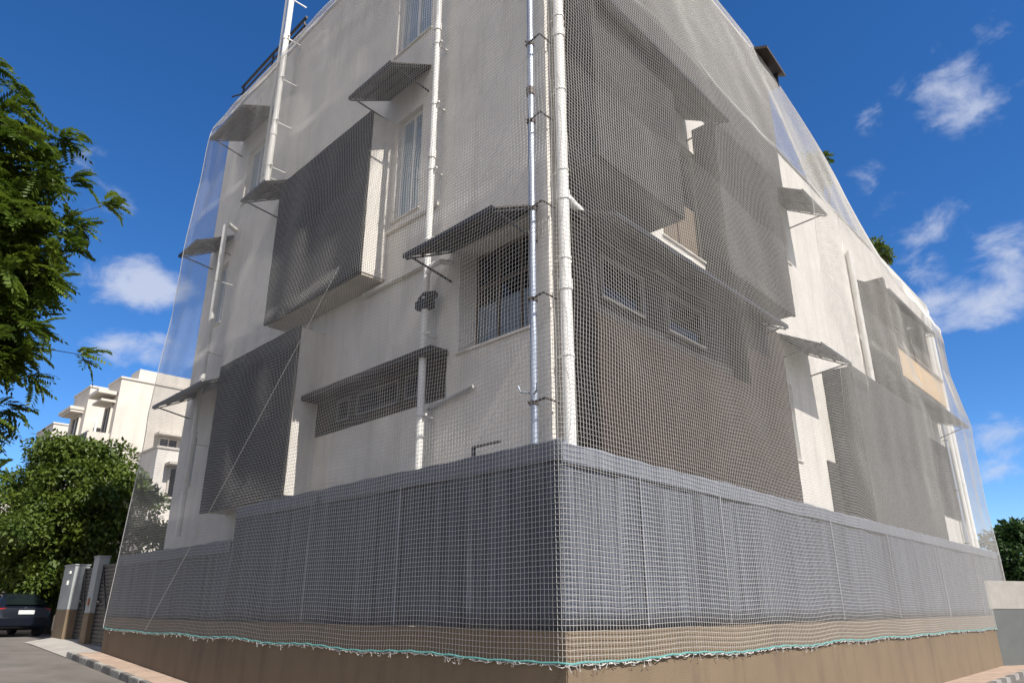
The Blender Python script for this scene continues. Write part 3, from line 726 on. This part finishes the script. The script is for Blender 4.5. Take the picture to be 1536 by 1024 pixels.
for z in (4.1, 7.2, 10.3):
    bg_win(b, c1, 'F', 2.5, 3.6, z-1.3, z+.2); bg_win(b, c1, 'F', 4.3, 4.9, z-.6, z+.2, False)
    bg_win(b, c1, 'F', 7.6, 9.2, z, z+1.6); bg_win(b, c1, 'F', 10.6, 12.4, z, z+1.6)
for z in (4.0, 7.1, 10.2):
    bg_win(b, c1, 'S', .6, 1.8, z, z+1.9)
bg_balcony(b, c1, 'S', .3, 2.1, 9.4)
m = MB(); m.box(c1, UL, NL, Z, .2, 2.2, .07, 1.0, 12.55, 12.75); m.build('roof_hood', 'plaster_old', b)
m = MB(); m.box(c1, UL, NL, Z, 0.5, 2, -6, -1, 13.63, 14.4); m.build('water_tank_room', 'plaster_old', b)
m = MB()
for x in (9.7, 13.0): m.tube([c1-NL*x-UL*.1+Z*.3, c1-NL*x-UL*.1+Z*13.2], .09, 8)
m.build('drainpipe', 'pvc', b)
c5 = polar(196, 41)
b = bg_block('lower white block seen through the left edge of the net', c5, 16, 3.0, .3, 9.0, 'plaster', group=None)
for z in (3.4, 6.5):
    bg_win(b, c5, 'F', .7, 1.9, z, z+1.6); bg_win(b, c5, 'F', 3.0, 3.8, z+.3, z+1.4)
m = MB(); m.tube([c5-NL*2.4-UL*.1+Z*.3, c5-NL*2.4-UL*.1+Z*8.8], .08, 8); m.build('drainpipe', 'pvc', b)
c2 = polar(67, 52)
b = bg_block('second cream apartment block, stepped back behind the tall one', c2, 9, 3.6, .3, 14.55, 'plaster_old')
for z in (8.2, 11.2):
    bg_win(b, c2, 'F', 2.2, 2.9, z+.4, z+1.2, True); bg_win(b, c2, 'S', .8, 2.6, z-.4, z+1.7)
bg_balcony(b, c2, 'F', .55, 1.95, 9.7, 1.0)
m = MB(); m.box(c2, -NL, -UL, Z, .6, 1.9, .06, .11, 9.75, 12.0); m.build('recess', 'interior_shade', b)
m = MB(); m.tube([c2-NL*.7-UL*.1+Z*.3, c2-NL*.7-UL*.1+Z*12.5, ], .07, 8); m.build('drainpipe', 'pvc', b)
m = MB(); m.box(c2, UL, NL, Z, .5, 3.3, .003, .8, 13.1, 13.3); m.build('roof_hood', 'plaster_old', b)
c3 = polar(19, 62)
b = bg_block('farthest small cream block showing above the street tree', c3, 7, 5, .3, 14.0, 'plaster_old')
bg_win(b, c3, 'F', 2.0, 3.4, 11.0, 12.4); bg_win(b, c3, 'F', 4.4, 5.4, 11.0, 12.4)
m = MB(); m.box(c3, -NL, -UL, Z, 1.6, 4.0, .003, 1.4, 12.7, 12.95); m.build('roof_hood', 'plaster_old', b)
# cream low house behind the car
c4 = polar(92, 47)
b = thing('street_house', 'low cream house with balconies behind the parked car', 'house', c4+Vector((0, 0, .3)))
axd = (polar(-60, 44)-c4).normalized(); axn = Vector((-axd.y, axd.x, 0)); axn = axn if axn.dot(-c4) > 0 else -axn
m = MB(); m.box(c4, axd, axn, Z, 0, 22, -8, 0, .2, 6.4); m.build('wall', 'plaster_old', b)
for k in range(5):
    x = 1.0+k*2.7
    m = MB(); m.box(c4, axd, axn, Z, x, x+1.0, .003, .06, .9, 2.9); m.build('window', 'glass_dark', b)
    m = MB(); m.box(c4, axd, axn, Z, x-.2, x+1.9, .003, .8, 3.0, 3.6); m.build('balcony', 'ochre' if k == 0 else 'plaster', b)
    m = MB(); m.box(c4, axd, axn, Z, x+1.3, x+1.65, .003, .45, .3, 6.1); m.build('pilaster', 'plaster_old', b)
    m = MB(); m.box(c4, axd, axn, Z, x, x+1.0, .003, .06, 3.9, 5.2); m.build('window', 'glass_dark', b)
# garden wall between pier and house
pA0 = polar(112, 36); pA1 = polar(74, 42)
dv = (pA1-pA0); ax = dv.normalized(); ay = Vector((-ax.y, ax.x, 0)); ay = ay if ay.dot(-pA0) > 0 else -ay
m = MB(); m.box(pA0, ax, ay, Z, -1, dv.length+4, -.2, 0, 0, 2.9)
gw = tag(m.build('garden_wall', 'plaster_old', bevel=.02, base=pA0), 'weathered pale garden wall beyond the grey gate pier', 'wall')

# right hand boundary wall and dark house
rw0 = polar(1508, 31); rw1 = rw0+Vector((13, 5.0, 0)); dv = rw1-rw0; ax = dv.normalized(); ay = Vector((ax.y, -ax.x, 0))
M['plinth_shade_grey'] = mat('plinth_shade_grey', (.10, .105, .10), .9, .1, 2, .2, 40)  # grey base, darkened further to look shaded
r = thing('compound_wall', 'white topped compound wall across the lane at the right edge', 'wall', rw0+Vector((0, 0, -.5)))
m = MB(); m.box(rw0, ax, ay, Z, -5, 24, -.25, 0, 1.23, 2.15); m.build('wall', 'concrete', r, bevel=.02)
m = MB(); m.box(rw0, ax, ay, Z, -5, 24, -.25, .01, -.7, 1.229); m.build('plinth', 'plinth_shade_grey', r, bevel=.01)
h0 = rw0+Vector((3.5, 12, 0))
r = thing('hidden_house', 'dark low house in tree shade behind the compound wall', 'house', h0+Vector((0, 0, -.5)))
m = MB(); m.box(h0, ax, ay, Z, -4, 14, -6, 0, -.5, 3.4); m.build('wall', 'brown_panel', r)
m = MB(); m.box(h0, ax, ay, Z, -4.4, 14.4, -6.4, .6, 3.41, 3.6); m.build('roof', 'tile', r)
m = MB(); m.box(h0, ax, ay, Z, 0, 1.5, .003, .08, 1.2, 2.6); m.build('window', 'plaster_old', r)

# ------------------------------------------------------------------ trees
def leafy(name, centres, n, size, material, parent, seed, droop=.35, aspect=.5):
    """many small folded leaf blades spread through ellipsoid clumps"""
    rs = np.random.RandomState(seed); V = []; F = []
    cs = np.array([c[:3] for c in centres]); rad = np.array([c[3] for c in centres]); wts = rad**2; wts = wts/wts.sum()
    k = rs.choice(len(cs), n, p=wts); dirs = rs.normal(size=(n, 3)); dirs /= np.linalg.norm(dirs, axis=1)[:, None]
    rr = rs.uniform(0, 1, n)**.45
    pos = cs[k]+dirs*(rad[k]*rr)[:, None]*np.array([1, 1, .72])
    a = dirs*.6+rs.normal(size=(n, 3))*.6; a[:, 2] -= droop; a /= np.linalg.norm(a, axis=1)[:, None]
    b = np.cross(a, dirs*.5+np.array([0, 0, .8])+rs.normal(size=(n, 3))*.4); b /= np.linalg.norm(b, axis=1)[:, None]+1e-9
    c = np.cross(b, a)
    ln = size*rs.uniform(.6, 1.35, n); w = ln*aspect
    p0 = pos; p1 = pos+a*(ln*.45)[:, None]+b*(w*.5)[:, None]+c*(w*.12)[:, None]; p2 = pos+a*ln[:, None]; p3 = pos+a*(ln*.45)[:, None]-b*(w*.5)[:, None]+c*(w*.12)[:, None]
    V = np.stack([p0, p1, p2, p3], 1).reshape(-1, 3); i = np.arange(n)*4
    F = np.concatenate([np.stack([i, i+1, i+2], 1), np.stack([i, i+2, i+3], 1)])
    return np_mesh(name, V, F, material, parent)
def limb(m, a, b, r0, r1, bend=.3, n=7):
    a, b = Vector(a), Vector(b); k = Vector((rnd.uniform(-1, 1), rnd.uniform(-1, 1), rnd.uniform(.0, .6)))*bend*(b-a).length*.4
    m.tube([a.lerp(b, q/n)+k*math.sin(q/n*math.pi) for q in range(n+1)], [r0+(r1-r0)*q/n for q in range(n+1)], 8, caps=True)
# street tree (middle distance, left)
tb = polar(73, 35.5); tz = .4
r = thing('street_tree', 'bushy green street tree behind the gates, in front of cream blocks', 'tree', tb+Vector((0, 0, tz)))
cl = []
for k in range(96):
    a = rnd.uniform(0, 6.283); h = rnd.uniform(0, 1); rad = 3.8*(1+.16*math.sin(3*a+1.0)+.10*math.sin(5*a+7*h))*math.sqrt(max(.12, 1-(2*h-.80)**2))*rnd.uniform(.35, 1.0)
    cl.append((tb.x+math.cos(a)*rad, tb.y+math.sin(a)*rad, tz+1.45+h*5.6+rnd.uniform(-.2, .3), rnd.uniform(.42, 1.15)))
for k in range(34):
    a = rnd.uniform(0, 6.283); q = rnd.uniform(.3, 2.6); cl.append((tb.x+math.cos(a)*q, tb.y+math.sin(a)*q, tz+rnd.uniform(2.0, 4.6), rnd.uniform(.6, 1.0)))
m = MB(); top = tb+Vector((.2, .1, tz+2.4)); limb(m, tb+Vector((0, 0, tz-.3)), top, .26, .19, .15)
for c in cl[::7]: limb(m, top, top.lerp(Vector(c[:3]), .85), .085, .02, .3)
m.build('trunk', 'bark', r, smooth=True)
leafy('crown', cl, 76000, .19, 'leaf_mid', r, 5, .3, .55)
# dark tree far right
tb = polar(1562, 48); tz = -.5
r = thing('garden_tree', 'dark round tree behind the compound wall at the right edge', 'tree', tb+Vector((0, 0, tz)))
cl = []
for k in range(44):
    a = rnd.uniform(0, 6.283); h = rnd.uniform(0, 1); rad = 2.9*math.sqrt(max(.05, 1-(2*h-.9)**2))*rnd.uniform(.4, 1.0)
    cl.append((tb.x+math.cos(a)*rad, tb.y+math.sin(a)*rad, 1.9+h*3.2, rnd.uniform(.55, 1.0)))
m = MB(); top = tb+Vector((.1, .1, 2.2)); limb(m, tb+Vector((0, 0, -.8)), top, .24, .18, .1)
for c in cl[::3]: limb(m, top, Vector(c[:3]), .09, .02, .3)
m.build('trunk', 'bark', r, smooth=True)
leafy('crown', cl, 16000, .26, 'leaf_dark', r, 6, .2, .6)
# near tree with feathery drooping leaves, trunk out of the picture to the left
tb = Vector((-10.9, 10.4, 0)); tz = -.45
r = thing('feathery_tree', 'near dark green tree with drooping feathery leaves at the left edge', 'tree', tb+Vector((0, 0, tz)))
m = MB(); fork = tb+Vector((.2, .1, 3.6)); limb(m, tb+Vector((0, 0, tz-.2)), fork, .30, .24, .1)
sprays = []
def atpix(px, py, rr):
    f, th = 1080.0, R(20.23); X = (px-768)/f; Y = -(py-512)/f
    v = Vector((X, math.cos(th)-Y*math.sin(th), math.sin(th)+Y*math.cos(th))); k = rr/math.hypot(v.x, v.y); return Vector((v.x*k, v.y*k, HC+v.z*k))
tips = [(-8.6, 10.9, 10.1), (-8.75, 11.3, 9.6), (-8.2, 11.5, 8.75), (-7.75, 11.7, 7.6), (-8.0, 12.0, 7.0), (-7.95, 11.4, 6.2), (-8.1, 11.9, 5.55), (-8.3, 11.3, 4.75), (-8.6, 11.8, 4.2), (-8.9, 11.2, 3.7),
        (-9.3, 10.4, 10.2), (-9.2, 10.0, 8.8), (-9.0, 12.2, 8.4), (-8.8, 10.2, 6.8), (-9.1, 12.4, 6.0), (-9.0, 10.4, 5.0), (-9.6, 11.9, 9.6), (-9.7, 9.6, 7.2), (-9.9, 12.2, 4.8), (-10.2, 9.3, 8.5),
        (-8.7, 11.4, 3.3), (-8.9, 12.0, 3.0), (-9.2, 11.6, 8.0), (-8.9, 11.3, 6.6), (-9.3, 11.0, 5.8), (-9.1, 11.6, 4.9), (-9.4, 11.2, 9.0), (-8.4, 11.6, 8.1), (-8.3, 11.7, 6.7), (-11.5, 9.0, 9.4), (-12.6, 10.4, 9.0), (-12.2, 12.0, 8.0), (-11.2, 12.8, 7.2), (-13.0, 10.0, 6.6), (-11.8, 8.4, 7.0), (-10.8, 10.6, 10.6), (-12.4, 11.6, 5.4)]
cand = []
for tp in tips:
    e = Vector(tp)+Vector((-.62, -.45, -.4 if tp[2] > 9.3 else 0)); mid = fork.lerp(e, .55)+Vector((rnd.uniform(-.3, .3), rnd.uniform(-.3, .3), rnd.uniform(.2, .7)))
    pts = [fork.lerp(mid, q/5) if q <= 5 else mid.lerp(e, (q-5)/5) for q in range(11)]
    m.tube(pts, [.11-.0098*q for q in range(11)], 7)
    for k in range(62):
        q = .38+.62*rnd.random()**.7; i = min(9, int(q*10)); base = pts[i].lerp(pts[i+1], q*10-i)
        tw = base+Vector((rnd.gauss(0, .42), rnd.gauss(0, .42), rnd.gauss(.05, .32)))
        m.tube([base, (base+tw)/2+Vector((0, 0, .06)), tw], [.014, .009, .006], 4, caps=False); cand.append((tw, (tw-base)))
m.build('trunk', 'bark', r, smooth=True)
def frond_proto(rs):
    L_, npair = rs.uniform(.34, .58), 11; up = rs.uniform(-.1, .45); V = []
    for k in range(npair+1):
        q = k/npair; c = np.array([L_*q*.92, 0, up*L_*q-.55*L_*q*q]); tang = np.array([.9, 0, up-1.1*q]); tang /= np.linalg.norm(tang)
        for sg in ((-1, 1) if k < npair else (0,)):
            ll = .115*(.6+.75*math.sin(math.pi*(.15+.72*q)))*rs.uniform(.88, 1.1)
            a = tang*.55+np.array([0, sg*.95, -.2+rs.normal(0, .1)]) if sg else tang
            a /= np.linalg.norm(a); w = np.cross(a, [rs.normal(0, .25), rs.normal(0, .25), 1]); w *= ll*.19/np.linalg.norm(w)
            V += [c, c+a*ll*.45+w, c+a*ll, c+a*ll*.45-w]
    return np.array(V)
rs_ = np.random.RandomState(11); protos = [frond_proto(rs_) for _ in range(10)]; VV = []
for p, dr in cand:
    h0_ = math.atan2(dr.y, dr.x)
    for rep in range(7):
        an = h0_+rs_.normal(0, 1.0); el = rs_.normal(.14, .42); ro = rs_.normal(0, .35)
        Rm = np.array(Matrix.Rotation(an, 3, 'Z') @ Matrix.Rotation(-el, 3, 'Y') @ Matrix.Rotation(ro, 3, 'X'))
        VV.append(protos[rs_.randint(10)] @ Rm.T*rs_.uniform(.8, 1.15)+np.array(p)+rs_.normal(0, .05, 3))
VV = np.concatenate(VV); ii = np.arange(len(VV)//4)*4
np_mesh('crown', VV, np.concatenate([np.stack([ii, ii+1, ii+2], 1), np.stack([ii, ii+2, ii+3], 1)]), 'leaf_near', r)
# roof plants
for k, (s, z, lab, sc) in enumerate(((16.4, LOWZ, 'leafy potted shrub on the low roof, nearer the tall block', 1.16), (23.6, LOWZ, 'potted shrub on the low roof, nearer its far end', 1.05))):
    pb = FW('R', s, -.55, z-.8+.0)
    r = thing('roof_plant', lab, 'potted plant', pb, 'potted shrubs on the low roof')
    m = MB(); m.tube([pb, pb+Vector((0, 0, .05)), pb+Vector((0, 0, .5)), pb+Vector((0, 0, .55))], [.2, .22, .3, .31], 14); m.build('pot', 'pot', r, smooth=True)
    m = MB(); cl = []
    for j in range(9):
        e = pb+Vector((rnd.gauss(0, .2), rnd.gauss(0, .2), rnd.uniform(2.0, 2.95)*sc)); limb(m, pb+Vector((0, 0, .5)), e, .025, .01, .2, 5); cl.append((e.x, e.y, e.z, .27))
    m.build('stem', 'bark', r); leafy('foliage', cl, 800, .19, 'leaf_mid', r, 20+k, .2, .5)

# ------------------------------------------------------------------ parked car
def car():
    pos = polar(10, 34); g = zgxy(pos.x, pos.y)-.13
    r = thing('parked_car', 'dark navy hatchback parked on the road, seen from behind', 'car', Vector((0, 0, 0)))
    W = .86
    # lofted body: (y along the car, half width, z low, z belt, z roof, half roof width)
    st = [(-2.05, .70, .42, .74, .76, .60), (-2.0, .80, .30, .90, .96, .68), (-1.85, .84, .24, .96, 1.02, .70), (-1.55, .86, .22, .98, 1.30, .60), (-1.15, .86, .22, .98, 1.44, .57), (-.3, .87, .20, .97, 1.48, .57),
          (.35, .87, .20, .96, 1.44, .57), (1.05, .86, .22, .95, 1.06, .62), (1.6, .84, .24, .86, .90, .66), (1.98, .78, .30, .70, .74, .58), (2.06, .66, .40, .60, .62, .5)]
    m = MB(); n = 10
    for (y, w, zl, zb, zr, rw) in st:
        for (x, z) in ((w*.9, zl), (w, zl+.14), (w, zb-.12), (w*.97, zb), (rw, zr-.04), (rw*.75, zr), (-rw*.75, zr), (-rw, zr-.04), (-w*.97, zb), (-w, zb-.12), (-w, zl+.14), (-w*.9, zl)):
            m.v.append(Vector((x, y, z)))
    n = 12
    for i in range(len(st)-1):
        for k in range(n): a = i*n+k; b = i*n+(k+1) % n; m.f.append((a, b, b+n, a+n))
    m.f.append(tuple(range(n))[::-1]); m.f.append(tuple((len(st)-1)*n+k for k in range(n)))
    body = m.build('body', 'car', r, smooth=True)
    def pane(vs, name, mt, th=.012):
        q = MB(); nrm = (Vector(vs[1])-Vector(vs[0])).cross(Vector(vs[2])-Vector(vs[0])).normalized()*th
        k = len(vs); q.add([Vector(v)-nrm for v in vs]+[Vector(v)+nrm for v in vs], [tuple(range(k))[::-1], tuple(range(k, 2*k))]+[(i, (i+1) % k, (i+1) % k+k, i+k) for i in range(k)])
        return q.build(name, mt, r)
    pane([(-.60, -1.885, 1.06), (.60, -1.885, 1.06), (.50, -1.34, 1.40), (-.50, -1.34, 1.40)], 'rear_window', 'glass_car')
    pane([(-.62, 1.02, 1.10), (.62, 1.02, 1.10), (.50, .42, 1.42), (-.50, .42, 1.42)], 'windscreen', 'glass_car')
    for sx in (-1, 1):
        pane([(sx*.80, -1.45, 1.02), (sx*.82, .75, 1.0), (sx*.60, .25, 1.40), (sx*.60, -1.1, 1.40)], 'side_window', 'glass_car')
        q = MB(); q.add([Vector((sx*a, y, z)) for a, y, z in ((.50, -2.025, .76), (.82, -1.97, .74), (.83, -1.96, .95), (.54, -1.99, .96), (.50, -1.93, .76), (.86, -1.80, .74), (.855, -1.80, .95), (.54, -1.88, .96))], [(0, 1, 2, 3), (4, 5, 6, 7), (0, 1, 5, 4), (1, 2, 6, 5), (2, 3, 7, 6), (3, 0, 4, 7)])
        q.build('tail_light', 'taillight', r, bevel=.015)
        q = MB(); q.box(Vector((0, 0, 0)), Vector((1, 0, 0)), Vector((0, 1, 0)), Z, min(sx*.88, sx*1.06), max(sx*.88, sx*1.06), .55, .68, .98, 1.12); q.build('wing_mirror', 'car', r, bevel=.03)
        q = MB(); q.box(Vector((0, 0, 0)), Vector((1, 0, 0)), Vector((0, 1, 0)), Z, min(sx*.5, sx*.76), max(sx*.5, sx*.76), 1.96, 2.04, .62, .74); q.build('headlight', 'plate', r, bevel=.02)
    q = MB(); q.box(Vector((0, 0, 0)), Vector((1, 0, 0)), Vector((0, 1, 0)), Z, -.84, .84, -2.11, -1.9, .34, .62); q.build('bumper', 'car', r, bevel=.04)
    q = MB(); q.box(Vector((0, 0, 0)), Vector((1, 0, 0)), Vector((0, 1, 0)), Z, -.22, .28, -2.075, -2.0, .74, .88); q.build('number_plate', 'plate', r, bevel=.01)
    q = MB(); q.box(Vector((0, 0, 0)), Vector((1, 0, 0)), Vector((0, 1, 0)), Z, -.05, .05, -2.03, -1.96, .93, .985); q.build('badge', 'chrome', r, bevel=.015)
    for sx in (-1, 1):
        for y in (-1.28, 1.32):
            q = MB(); c = Vector((sx*.74, y, .31)); q.tube([c-Vector((sx*.1, 0, 0)), c-Vector((sx*.07, 0, 0)), c+Vector((sx*.08, 0, 0)), c+Vector((sx*.11, 0, 0))], [.29, .31, .31, .29], 24)
            w = q.build('wheel', 'tyre', r, smooth=True)
            q = MB(); q.tube([c+Vector((sx*.09, 0, 0)), c+Vector((sx*.125, 0, 0))], [.2, .18], 18); q.build('rim', 'rim', w)
    r.location = Vector((pos.x, pos.y, g)); d = Vector((pos.x, pos.y)).normalized()
    ang = math.atan2(UL.y, UL.x)-math.pi/2+R(6); r.rotation_euler = (0, 0, ang)
car()

# ------------------------------------------------------------------ light, sky
SUN_AZ, SUN_EL = R(138), R(49)            # azimuth clockwise from +Y
sd = bpy.data.lights.new('sun', 'SUN'); sd.energy = 4.6; sd.angle = R(.5); sd.color = (1.0, .955, .89)
so = bpy.data.objects.new('sun', sd); COL.objects.link(so)
dirv = Vector((math.sin(SUN_AZ)*math.cos(SUN_EL), math.cos(SUN_AZ)*math.cos(SUN_EL), math.sin(SUN_EL)))
so.rotation_euler = (-dirv).to_track_quat('-Z', 'Y').to_euler(); so.location = dirv*60
wld = bpy.data.worlds.new('World'); scene.world = wld; wld.use_nodes = True; nt = wld.node_tree; L = nt.links
bg = nt.nodes['Background']
sky = N(nt, 'ShaderNodeTexSky'); sky.sky_type = 'NISHITA'; sky.sun_disc = False; sky.sun_elevation = SUN_EL; sky.sun_rotation = SUN_AZ
sky.altitude = 2600; sky.air_density = 1.0; sky.dust_density = .05; sky.ozone_density = 3.5
bg.inputs['Strength'].default_value = .110
hs = N(nt, 'ShaderNodeHueSaturation'); hs.inputs['Saturation'].default_value = 1.26; hs.inputs['Hue'].default_value = .505; L.new(sky.outputs[0], hs.inputs['Color'])
tc = N(nt, 'ShaderNodeTexCoord')
def dirpix(px, py):
    f, th = 1080.0, R(20.23); X = (px-768)/f; Y = -(py-512)/f
    v = Vector((X, math.cos(th)-Y*math.sin(th), math.sin(th)+Y*math.cos(th))).normalized(); return v
# cumulus and wisps: soft masks round a direction, broken up by noise
CL = [(205, 425, 100, 52, 1.0, 0), (196, 525, 85, 42, .8, 0), (120, 235, 60, 40, .32, 0), (165, 300, 50, 38, .35, 0), (1435, 145, 85, 75, .62, -50), (1308, 180, 30, 32, .4, 0), (1325, 290, 55, 60, .5, 30),
      (1400, 345, 70, 50, .5, 0), (1410, 470, 95, 50, .74, 0), (1385, 400, 55, 45, .6, 20), (1475, 455, 90, 55, .78, 0), (1515, 385, 70, 60, .74, 0), (1495, 40, 38, 34, .55, 0), (1500, 660, 80, 42, .62, 0), (1480, 700, 60, 30, .5, 0), (1536, 110, 30, 40, .4, 0), (1385, 240, 40, 34, .4, 0)]
acc = None
mpn = N(nt, 'ShaderNodeMapping'); mpn.inputs['Scale'].default_value = (1, 1, 1.5); L.new(tc.outputs['Generated'], mpn.inputs['Vector'])
nz = N(nt, 'ShaderNodeTexNoise'); nz.inputs['Scale'].default_value = 17; nz.inputs['Detail'].default_value = 11; nz.inputs['Roughness'].default_value = .6; nz.inputs['Distortion'].default_value = .35
L.new(mpn.outputs[0], nz.inputs['Vector'])
for (px, py, rx, ry, wt, rot) in CL:
    c = dirpix(px, py); rt = c.cross(Z).normalized(); up = rt.cross(c).normalized(); a = R(rot)
    ex = rt*math.cos(a)+up*math.sin(a); ey = up*math.cos(a)-rt*math.sin(a)
    sx, sy = 1150/rx, 1150/ry
    sub = N(nt, 'ShaderNodeVectorMath', operation='SUBTRACT'); L.new(tc.outputs['Generated'], sub.inputs[0]); sub.inputs[1].default_value = c
    d1 = N(nt, 'ShaderNodeVectorMath', operation='DOT_PRODUCT'); L.new(sub.outputs[0], d1.inputs[0]); d1.inputs[1].default_value = ex*sx
    d2 = N(nt, 'ShaderNodeVectorMath', operation='DOT_PRODUCT'); L.new(sub.outputs[0], d2.inputs[0]); d2.inputs[1].default_value = ey*sy
    d3 = N(nt, 'ShaderNodeVectorMath', operation='DOT_PRODUCT'); L.new(sub.outputs[0], d3.inputs[0]); d3.inputs[1].default_value = c*6
    cb = N(nt, 'ShaderNodeCombineXYZ'); L.new(d1.outputs['Value'], cb.inputs[0]); L.new(d2.outputs['Value'], cb.inputs[1]); L.new(d3.outputs['Value'], cb.inputs[2])
    ln = N(nt, 'ShaderNodeVectorMath', operation='LENGTH'); L.new(cb.outputs[0], ln.inputs[0])
    mr = N(nt, 'ShaderNodeMapRange', interpolation_type='SMOOTHSTEP'); mr.inputs['From Min'].default_value = 1.35; mr.inputs['From Max'].default_value = .1; mr.inputs['To Max'].default_value = wt
    L.new(ln.outputs['Value'], mr.inputs['Value'])
    if acc is None: acc = mr.outputs[0]
    else:
        mxm = N(nt, 'ShaderNodeMath', operation='MAXIMUM'); L.new(acc, mxm.inputs[0]); L.new(mr.outputs[0], mxm.inputs[1]); acc = mxm.outputs[0]
nm = N(nt, 'ShaderNodeMapRange'); nm.inputs['From Min'].default_value = .36; nm.inputs['From Max'].default_value = .68; L.new(nz.outputs['Fac'], nm.inputs['Value'])
sm = N(nt, 'ShaderNodeMath', operation='MULTIPLY_ADD'); L.new(nm.outputs[0], sm.inputs[0]); sm.inputs[1].default_value = .75
sm2 = N(nt, 'ShaderNodeMath', operation='MULTIPLY'); L.new(acc, sm2.inputs[0]); sm2.inputs[1].default_value = 1.25
sm3 = N(nt, 'ShaderNodeMath', operation='SUBTRACT'); L.new(sm2.outputs[0], sm3.inputs[0]); sm3.inputs[1].default_value = .72
L.new(sm3.outputs[0], sm.inputs[2])
cv = N(nt, 'ShaderNodeMapRange', interpolation_type='SMOOTHSTEP'); cv.inputs['From Min'].default_value = .0; cv.inputs['From Max'].default_value = 1.0; cv.inputs['To Max'].default_value = .8; L.new(sm.outputs[0], cv.inputs['Value'])
ga = N(nt, 'ShaderNodeMath', operation='MULTIPLY'); L.new(cv.outputs[0], ga.inputs[0])
gt = N(nt, 'ShaderNodeMapRange'); gt.inputs['From Max'].default_value = .25; L.new(acc, gt.inputs['Value']); L.new(gt.outputs[0], ga.inputs[1])
sx_ = N(nt, 'ShaderNodeSeparateXYZ'); L.new(tc.outputs['Generated'], sx_.inputs[0])
by = N(nt, 'ShaderNodeMapRange', interpolation_type='SMOOTHSTEP'); by.inputs['From Min'].default_value = -.02; by.inputs['From Max'].default_value = -.45; L.new(sx_.outputs['Y'], by.inputs['Value'])  # bright clouds behind the camera, out of view, added to light the left walls
nb = N(nt, 'ShaderNodeTexNoise'); nb.inputs['Scale'].default_value = 4.5; nb.inputs['Detail'].default_value = 8; L.new(mpn.outputs[0], nb.inputs['Vector'])
nbr = N(nt, 'ShaderNodeMapRange', interpolation_type='SMOOTHSTEP'); nbr.inputs['From Min'].default_value = .38; nbr.inputs['From Max'].default_value = .56; nbr.inputs['To Max'].default_value = .75; L.new(nb.outputs['Fac'], nbr.inputs['Value'])
bm_ = N(nt, 'ShaderNodeMath', operation='MULTIPLY'); L.new(by.outputs[0], bm_.inputs[0]); L.new(nbr.outputs[0], bm_.inputs[1])
mx0 = N(nt, 'ShaderNodeMix', data_type='RGBA'); L.new(bm_.outputs[0], mx0.inputs['Factor']); L.new(hs.outputs[0], mx0.inputs[6]); mx0.inputs[7].default_value = (8.6, 7.6, 6.5, 1)
mx = N(nt, 'ShaderNodeMix', data_type='RGBA'); L.new(ga.outputs[0], mx.inputs['Factor']); L.new(mx0.outputs[2], mx.inputs[6]); mx.inputs[7].default_value = (3.6, 3.9, 4.7, 1)
L.new(mx.outputs[2], bg.inputs['Color'])

# ------------------------------------------------------------------ camera
cd = bpy.data.cameras.new('camera'); cd.sensor_width = 36; cd.lens = 36*1080/1536; cd.clip_end = 6000; cd.clip_start = .05
co = bpy.data.objects.new('camera', cd); COL.objects.link(co); co.location = (0, 0, HC); co.rotation_euler = (R(90+20.23), 0, 0)
scene.camera = co
scene.view_settings.view_transform = 'Standard'; scene.view_settings.look = 'None'; scene.view_settings.exposure = .72; scene.view_settings.gamma = 1
scene.cycles.max_bounces = 8; scene.cycles.diffuse_bounces = 4; scene.cycles.transparent_max_bounces = 16
scene.cycles.use_denoising = True
